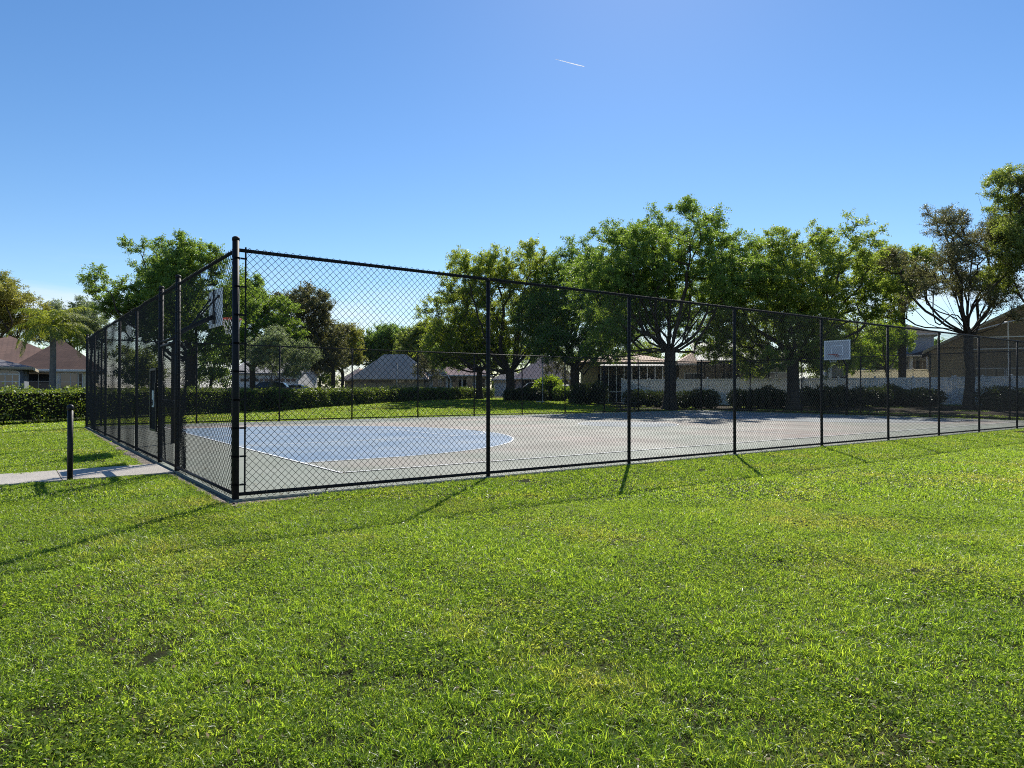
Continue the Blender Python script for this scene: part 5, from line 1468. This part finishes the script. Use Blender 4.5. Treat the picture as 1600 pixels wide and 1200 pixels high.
# ------------------------------------------------------------------ grass
def blades(g, n, size, lmin, lmax, wmul, lean=(15, 75), tuft=.6):
    nt_ = max(1, int(n * tuft / 11)); tc_ = g.uniform(-size / 2, size / 2, (nt_, 2)); tb = g.uniform(.75, 1.35, nt_)
    nb = int(n * tuft); who = g.integers(0, nt_, nb)
    B = np.concatenate([tc_[who] + g.normal(size=(nb, 2)) * .010, g.uniform(-size / 2, size / 2, (n - nb, 2))])
    sc_ = np.concatenate([tb[who], g.uniform(.6, 1.0, n - nb)])
    n = len(B)
    a = g.uniform(0, 2 * PI, n); le = np.radians(g.uniform(lean[0], lean[1], n))
    ln = g.uniform(lmin, lmax, n) * sc_; w = g.uniform(.0035, .0068, n) * wmul
    d1 = np.stack([np.cos(a) * np.sin(le), np.sin(a) * np.sin(le), np.cos(le)], 1)
    le2 = np.minimum(le + np.radians(g.uniform(10, 45, n)), R(105)); d2 = np.stack([np.cos(a) * np.sin(le2), np.sin(a) * np.sin(le2), np.cos(le2)], 1)
    tw = g.normal(size=n) * .5
    s = np.stack([-np.sin(a) * np.cos(tw), np.cos(a) * np.cos(tw), np.sin(tw)], 1)
    p0 = np.concatenate([B, np.full((n, 1), -.004)], 1); p1 = p0 + d1 * (ln * .5)[:, None]; p2 = p1 + d2 * (ln * .5)[:, None]
    ww = w[:, None]
    V = np.stack([p0 - s * ww * .4, p0 + s * ww * .4, p1 - s * ww * .5, p1 + s * ww * .5, p2 - s * ww * .08, p2 + s * ww * .08], 1).reshape(-1, 3)
    b = np.arange(n)[:, None] * 6
    Q = np.stack([b + np.array([[0, 1, 3, 2]]), b + np.array([[2, 3, 5, 4]])], 1).reshape(-1, 4)
    return V, Q
def weeds(g, n, size, r0, r1):
    P = np.concatenate([g.uniform(-size / 2, size / 2, (n, 2)), g.uniform(.008, .035, (n, 1))], 1)
    a = g.uniform(0, 2 * PI, n); A = np.stack([np.cos(a), np.sin(a), g.uniform(-.2, .5, n)], 1)
    Nn = np.stack([g.normal(size=n) * .7, g.normal(size=n) * .7, np.ones(n)], 1)
    ln = g.uniform(r0, r1, n)
    return leaf_quads(P, A, Nn, ln, ln * .75)

patch_col = bpy.data.collections.new('grass_patches')          # sources for the instances, not in the scene itself
def patch(name, parts):
    Vs, Qs, mi, b = [], [], [], 0
    for (V, Q), k in parts:
        Vs.append(V); Qs.append(Q + b); b += len(V); mi += [k] * len(Q)
    o = np_mesh(name, np.concatenate(Vs), np.concatenate(Qs), M['grass'], link=False)
    o.data.materials.append(M['clover']); o.data.materials.append(M['dry_leaf']); o.data.materials.append(M['thatch']); o.data.polygons.foreach_set('material_index', np.array(mi, np.int32))
    patch_col.objects.link(o)
g = np.random.default_rng(77)
NP = 0.42
def dryleaf(g, n, size):
    P = np.concatenate([g.uniform(-size / 2, size / 2, (n, 2)), g.uniform(.012, .035, (n, 1))], 1)
    ln = g.uniform(.014, .036, n)
    return leaf_quads(P, rand_dirs(n, g) * np.array([1, 1, .3]), rand_dirs(n, g) + np.array([0, 0, 1.2]), ln, ln * .5)
def turf(n1, n2, n3, long, wm=.60):
    n1 = int(n1 * 1.3); n2 = int(n2 * .9)
    thatch = blades(g, n3, NP, .020, .045, .75, (62, 92), .1)
    short = blades(g, n1, NP, .018, .042, wm, (12, 78), .35)
    tall = blades(g, int(n2 * .8), NP, long[0] * .9, long[1], wm * 1.2, (15, 75), .88)
    return [(thatch, 3), (short, 0), (tall, 0)]
patch('grass_a0', turf(2300, 420, 500, (.035, .065)) + [(weeds(g, 70, NP, .010, .018), 1), (dryleaf(g, 2, NP), 2)])
patch('grass_a1', turf(1900, 800, 450, (.040, .085)) + [(weeds(g, 60, NP, .010, .020), 1), (dryleaf(g, 3, NP), 2)])
patch('grass_a2', turf(2700, 150, 500, (.030, .055), .55) + [(weeds(g, 200, NP, .008, .017), 1), (dryleaf(g, 2, NP), 2)])
patch('grass_a3', turf(1700, 220, 500, (.030, .060)) + [(weeds(g, 640, NP, .010, .021), 1), (dryleaf(g, 2, NP), 2)])
patch('grass_a4', turf(1500, 160, 1100, (.030, .055)) + [(weeds(g, 120, NP, .010, .018), 1), (dryleaf(g, 6, NP), 2)])
patch('grass_m0', [(blades(g, 2400, .8, .028, .058, 1.35, (12, 75), .4), 0), (weeds(g, 120, .8, .016, .03), 1)])
patch('grass_m1', [(blades(g, 2300, .8, .024, .050, 1.3, (15, 80), .35), 0), (weeds(g, 260, .8, .016, .032), 1)])
patch('grass_m2', [(blades(g, 2300, .8, .030, .070, 1.4, (10, 70), .55), 0), (weeds(g, 120, .8, .016, .03), 1)])
patch('grass_s0', [(blades(g, 360, .17, .020, .055, .8, (10, 75), .5), 0), (weeds(g, 20, .17, .012, .022), 1)])
patch('grass_t0', [(blades(g, 2400, 1.7, .035, .065, 3.2), 0)])
patch('grass_t1', [(blades(g, 2200, 1.7, .035, .075, 3.2, (15, 70), .6), 0)])
names_sorted = sorted(o.name for o in patch_col.objects)
IDX = {n: i for i, n in enumerate(names_sorted)}

def blocked(x, y, m):
    u, v = court_uv(x, y)
    if -0.06 - m < u < FU + .14 + m and -0.10 - m < v < FV + .14 + m: return True
    if -10.6 < u <= 0 and 3.38 + .07 * u - m < v < 4.88 + .1 * u + m: return True
    if v > -.25 - m and -0.28 - m < u <= 0 and v < 3.4: return True
    if v >= 3.4 and v < 19.3 and (-.38 + .012 * max(0, v - 6)) - m < u <= 0: return True
    return False
pts_, var_, rot_, scl_ = [], [], [], []
def put(x, y, nm, sc_=1.0):
    pts_.append((x, y, ground_z(x, y))); var_.append(IDX[nm]); rot_.append(g.uniform(0, 2 * PI)); scl_.append(sc_ * g.uniform(.88, 1.15))
def field(x, y, s, ph):        # slow drift used to choose which mix of grass grows where
    return math.sin(x * s + ph) * math.sin(y * s * 1.2 + ph * 2.1) + .6 * math.sin(x * s * 2.3 + y * s * 1.7 + ph * 3)
st = .315
for j in range(int((8.7 - 0.2) / st)):
    y0 = 0.2 + j * st
    nx = int((1.56 * y0 + 5.6) / st) + 1
    for i in range(nx):
        x = -(.78 * y0 + 2.8) + i * st + g.uniform(-.08, .08); y = y0 + g.uniform(-.08, .08)
        if blocked(x, y, .16): continue
        f = field(x, y, 1.7, 1.3) + g.normal() * .45; f2 = field(x, y, 1.1, 4.0) + g.normal() * .3
        nm = 'grass_a1' if f > .75 else 'grass_a0' if f > -.1 else 'grass_a2' if f > -.75 else 'grass_a3'
        if f2 > 1.05: nm = 'grass_a4'
        put(x, y, nm)
st = .62
y0 = 8.5
while y0 < 21:
    x = -(.78 * y0 + 3)
    while x < .78 * y0 + 3:
        xx, yy = x + g.uniform(-.14, .14), y0 + g.uniform(-.14, .14); x += st
        if blocked(xx, yy, .30): continue
        f = field(xx, yy, 1.1, 1.3) + g.normal() * .4
        put(xx, yy, 'grass_m2' if f > .7 else 'grass_m0' if f > -.3 else 'grass_m1')
    y0 += st
# edges of slab, path and gravel
for (a, b_) in [((-0.3, -.175), (26, -.175)), ((-0.3, -.25), (26, -.25)), ((-0.3, -.36), (26, -.36)), ((-.9, 3.2), (-.9, 3.2))]:
    A_, B_ = UV(*a), UV(*b_); n = max(1, int((B_ - A_).length / .11))
    for k in range(n):
        p = A_ + (B_ - A_) * (k + g.uniform(0, 1)) / n
        if a[1] < 0 and g.uniform() < .9 and not (k < 12 and a[1] > -.3): put(p.x, p.y + g.normal() * .02, 'grass_s0', .95)
for k in range(520):
    u = g.uniform(-10.4, -.5)
    v = (3.38 + .07 * u - g.uniform(.09, .36)) if k % 2 else (4.88 + .1 * u + g.uniform(.08, .34))
    p = UV(u, v)
    if not blocked(p.x, p.y, .05): put(p.x, p.y, 'grass_s0')
for k in range(900):
    v = g.uniform(-.5, 19) if k % 3 else g.uniform(-.6, 3.3); e = -.29 if v < 3.4 else (-.38 + .012 * max(0, v - 6))
    p = UV(e - g.exponential(.16) + .04, v)
    if not (3.2 + .07 * e < v < 5.0): put(p.x, p.y, 'grass_s0', g.uniform(.7, 1.1))
st = 1.35
y0 = 20.5
while y0 < 74:
    x = -(.78 * y0 + 3.5)
    while x < .80 * y0 + 3.5:
        xx, yy = x + g.uniform(-.3, .3), y0 + g.uniform(-.3, .3); x += st
        hx = on_line(HA, HC, 800 + FPX * xx / yy)[1] if False else None
        lim = HA[1] + (HC[1] - HA[1]) * ((xx - HA[0]) / (HC[0] - HA[0]))
        if xx < HC[0] and yy > lim + 3 and xx > HA[0] - 2: continue
        if xx < HA[0] - 2 and yy > 30: continue
        if blocked(xx, yy, .75): continue
        if xx / yy * FPX > 150 and yy < 58 - (xx / yy * FPX - 172) / 708 * 15.5 and g.uniform() < .86: continue  # grass thinned over the dark sheet so the painted oak shade shows
        put(xx, yy, 'grass_t0' if g.uniform() < .6 else 'grass_t1')
    y0 += st
for k in range(2600):          # lawn edge behind the court
    if k % 2: u, v = g.uniform(-.5, 33.5), FV + .2 + abs(g.normal()) * .45
    else: u, v = FU + .2 + abs(g.normal()) * .45, g.uniform(-.3, 19.5)
    p = UV(u, v)
    if p.x / p.y * FPX > 170 and g.uniform() < .75: continue
    put(p.x, p.y, 'grass_s0', 1.25)

gm = bpy.data.meshes.new('grass'); gm.vertices.add(len(pts_)); gm.vertices.foreach_set('co', np.array(pts_, np.float32).ravel())
for nm, typ, data in (('variant', 'INT', np.array(var_, np.int32)), ('rotz', 'FLOAT', np.array(rot_, np.float32)), ('scl', 'FLOAT', np.array(scl_, np.float32))):
    at = gm.attributes.new(nm, typ, 'POINT'); at.data.foreach_set('value', data)
go = bpy.data.objects.new('grass', gm); COL.objects.link(go)
tag(go, 'green mown lawn of coarse grass blades and small weeds', 'grass', None, 'stuff')
ng = bpy.data.node_groups.new('lawn', 'GeometryNodeTree')
ng.interface.new_socket('Geometry', in_out='INPUT', socket_type='NodeSocketGeometry'); ng.interface.new_socket('Geometry', in_out='OUTPUT', socket_type='NodeSocketGeometry')
gi = ng.nodes.new('NodeGroupInput'); gout = ng.nodes.new('NodeGroupOutput')
mp_ = ng.nodes.new('GeometryNodeMeshToPoints'); ng.links.new(gi.outputs[0], mp_.inputs['Mesh'])
iop = ng.nodes.new('GeometryNodeInstanceOnPoints'); ng.links.new(mp_.outputs[0], iop.inputs['Points'])
ci = ng.nodes.new('GeometryNodeCollectionInfo'); ci.inputs['Collection'].default_value = patch_col
ci.inputs['Separate Children'].default_value = True; ci.inputs['Reset Children'].default_value = True
ng.links.new(ci.outputs[0], iop.inputs['Instance']); iop.inputs['Pick Instance'].default_value = True
def nattr(nm, typ):
    n = ng.nodes.new('GeometryNodeInputNamedAttribute'); n.data_type = typ; n.inputs['Name'].default_value = nm
    return [o_ for o_ in n.outputs if o_.enabled and o_.name == 'Attribute'][0]
ng.links.new(nattr('variant', 'INT'), iop.inputs['Instance Index'])
cx = ng.nodes.new('ShaderNodeCombineXYZ'); ng.links.new(nattr('rotz', 'FLOAT'), cx.inputs[2])
e2r = ng.nodes.new('FunctionNodeEulerToRotation'); ng.links.new(cx.outputs[0], e2r.inputs[0]); ng.links.new(e2r.outputs[0], iop.inputs['Rotation'])
ng.links.new(nattr('scl', 'FLOAT'), iop.inputs['Scale'])
ng.links.new(iop.outputs[0], gout.inputs[0])
md = go.modifiers.new('lawn', 'NODES'); md.node_group = ng
print('grass instances', len(pts_), 'objects', len(S.objects))
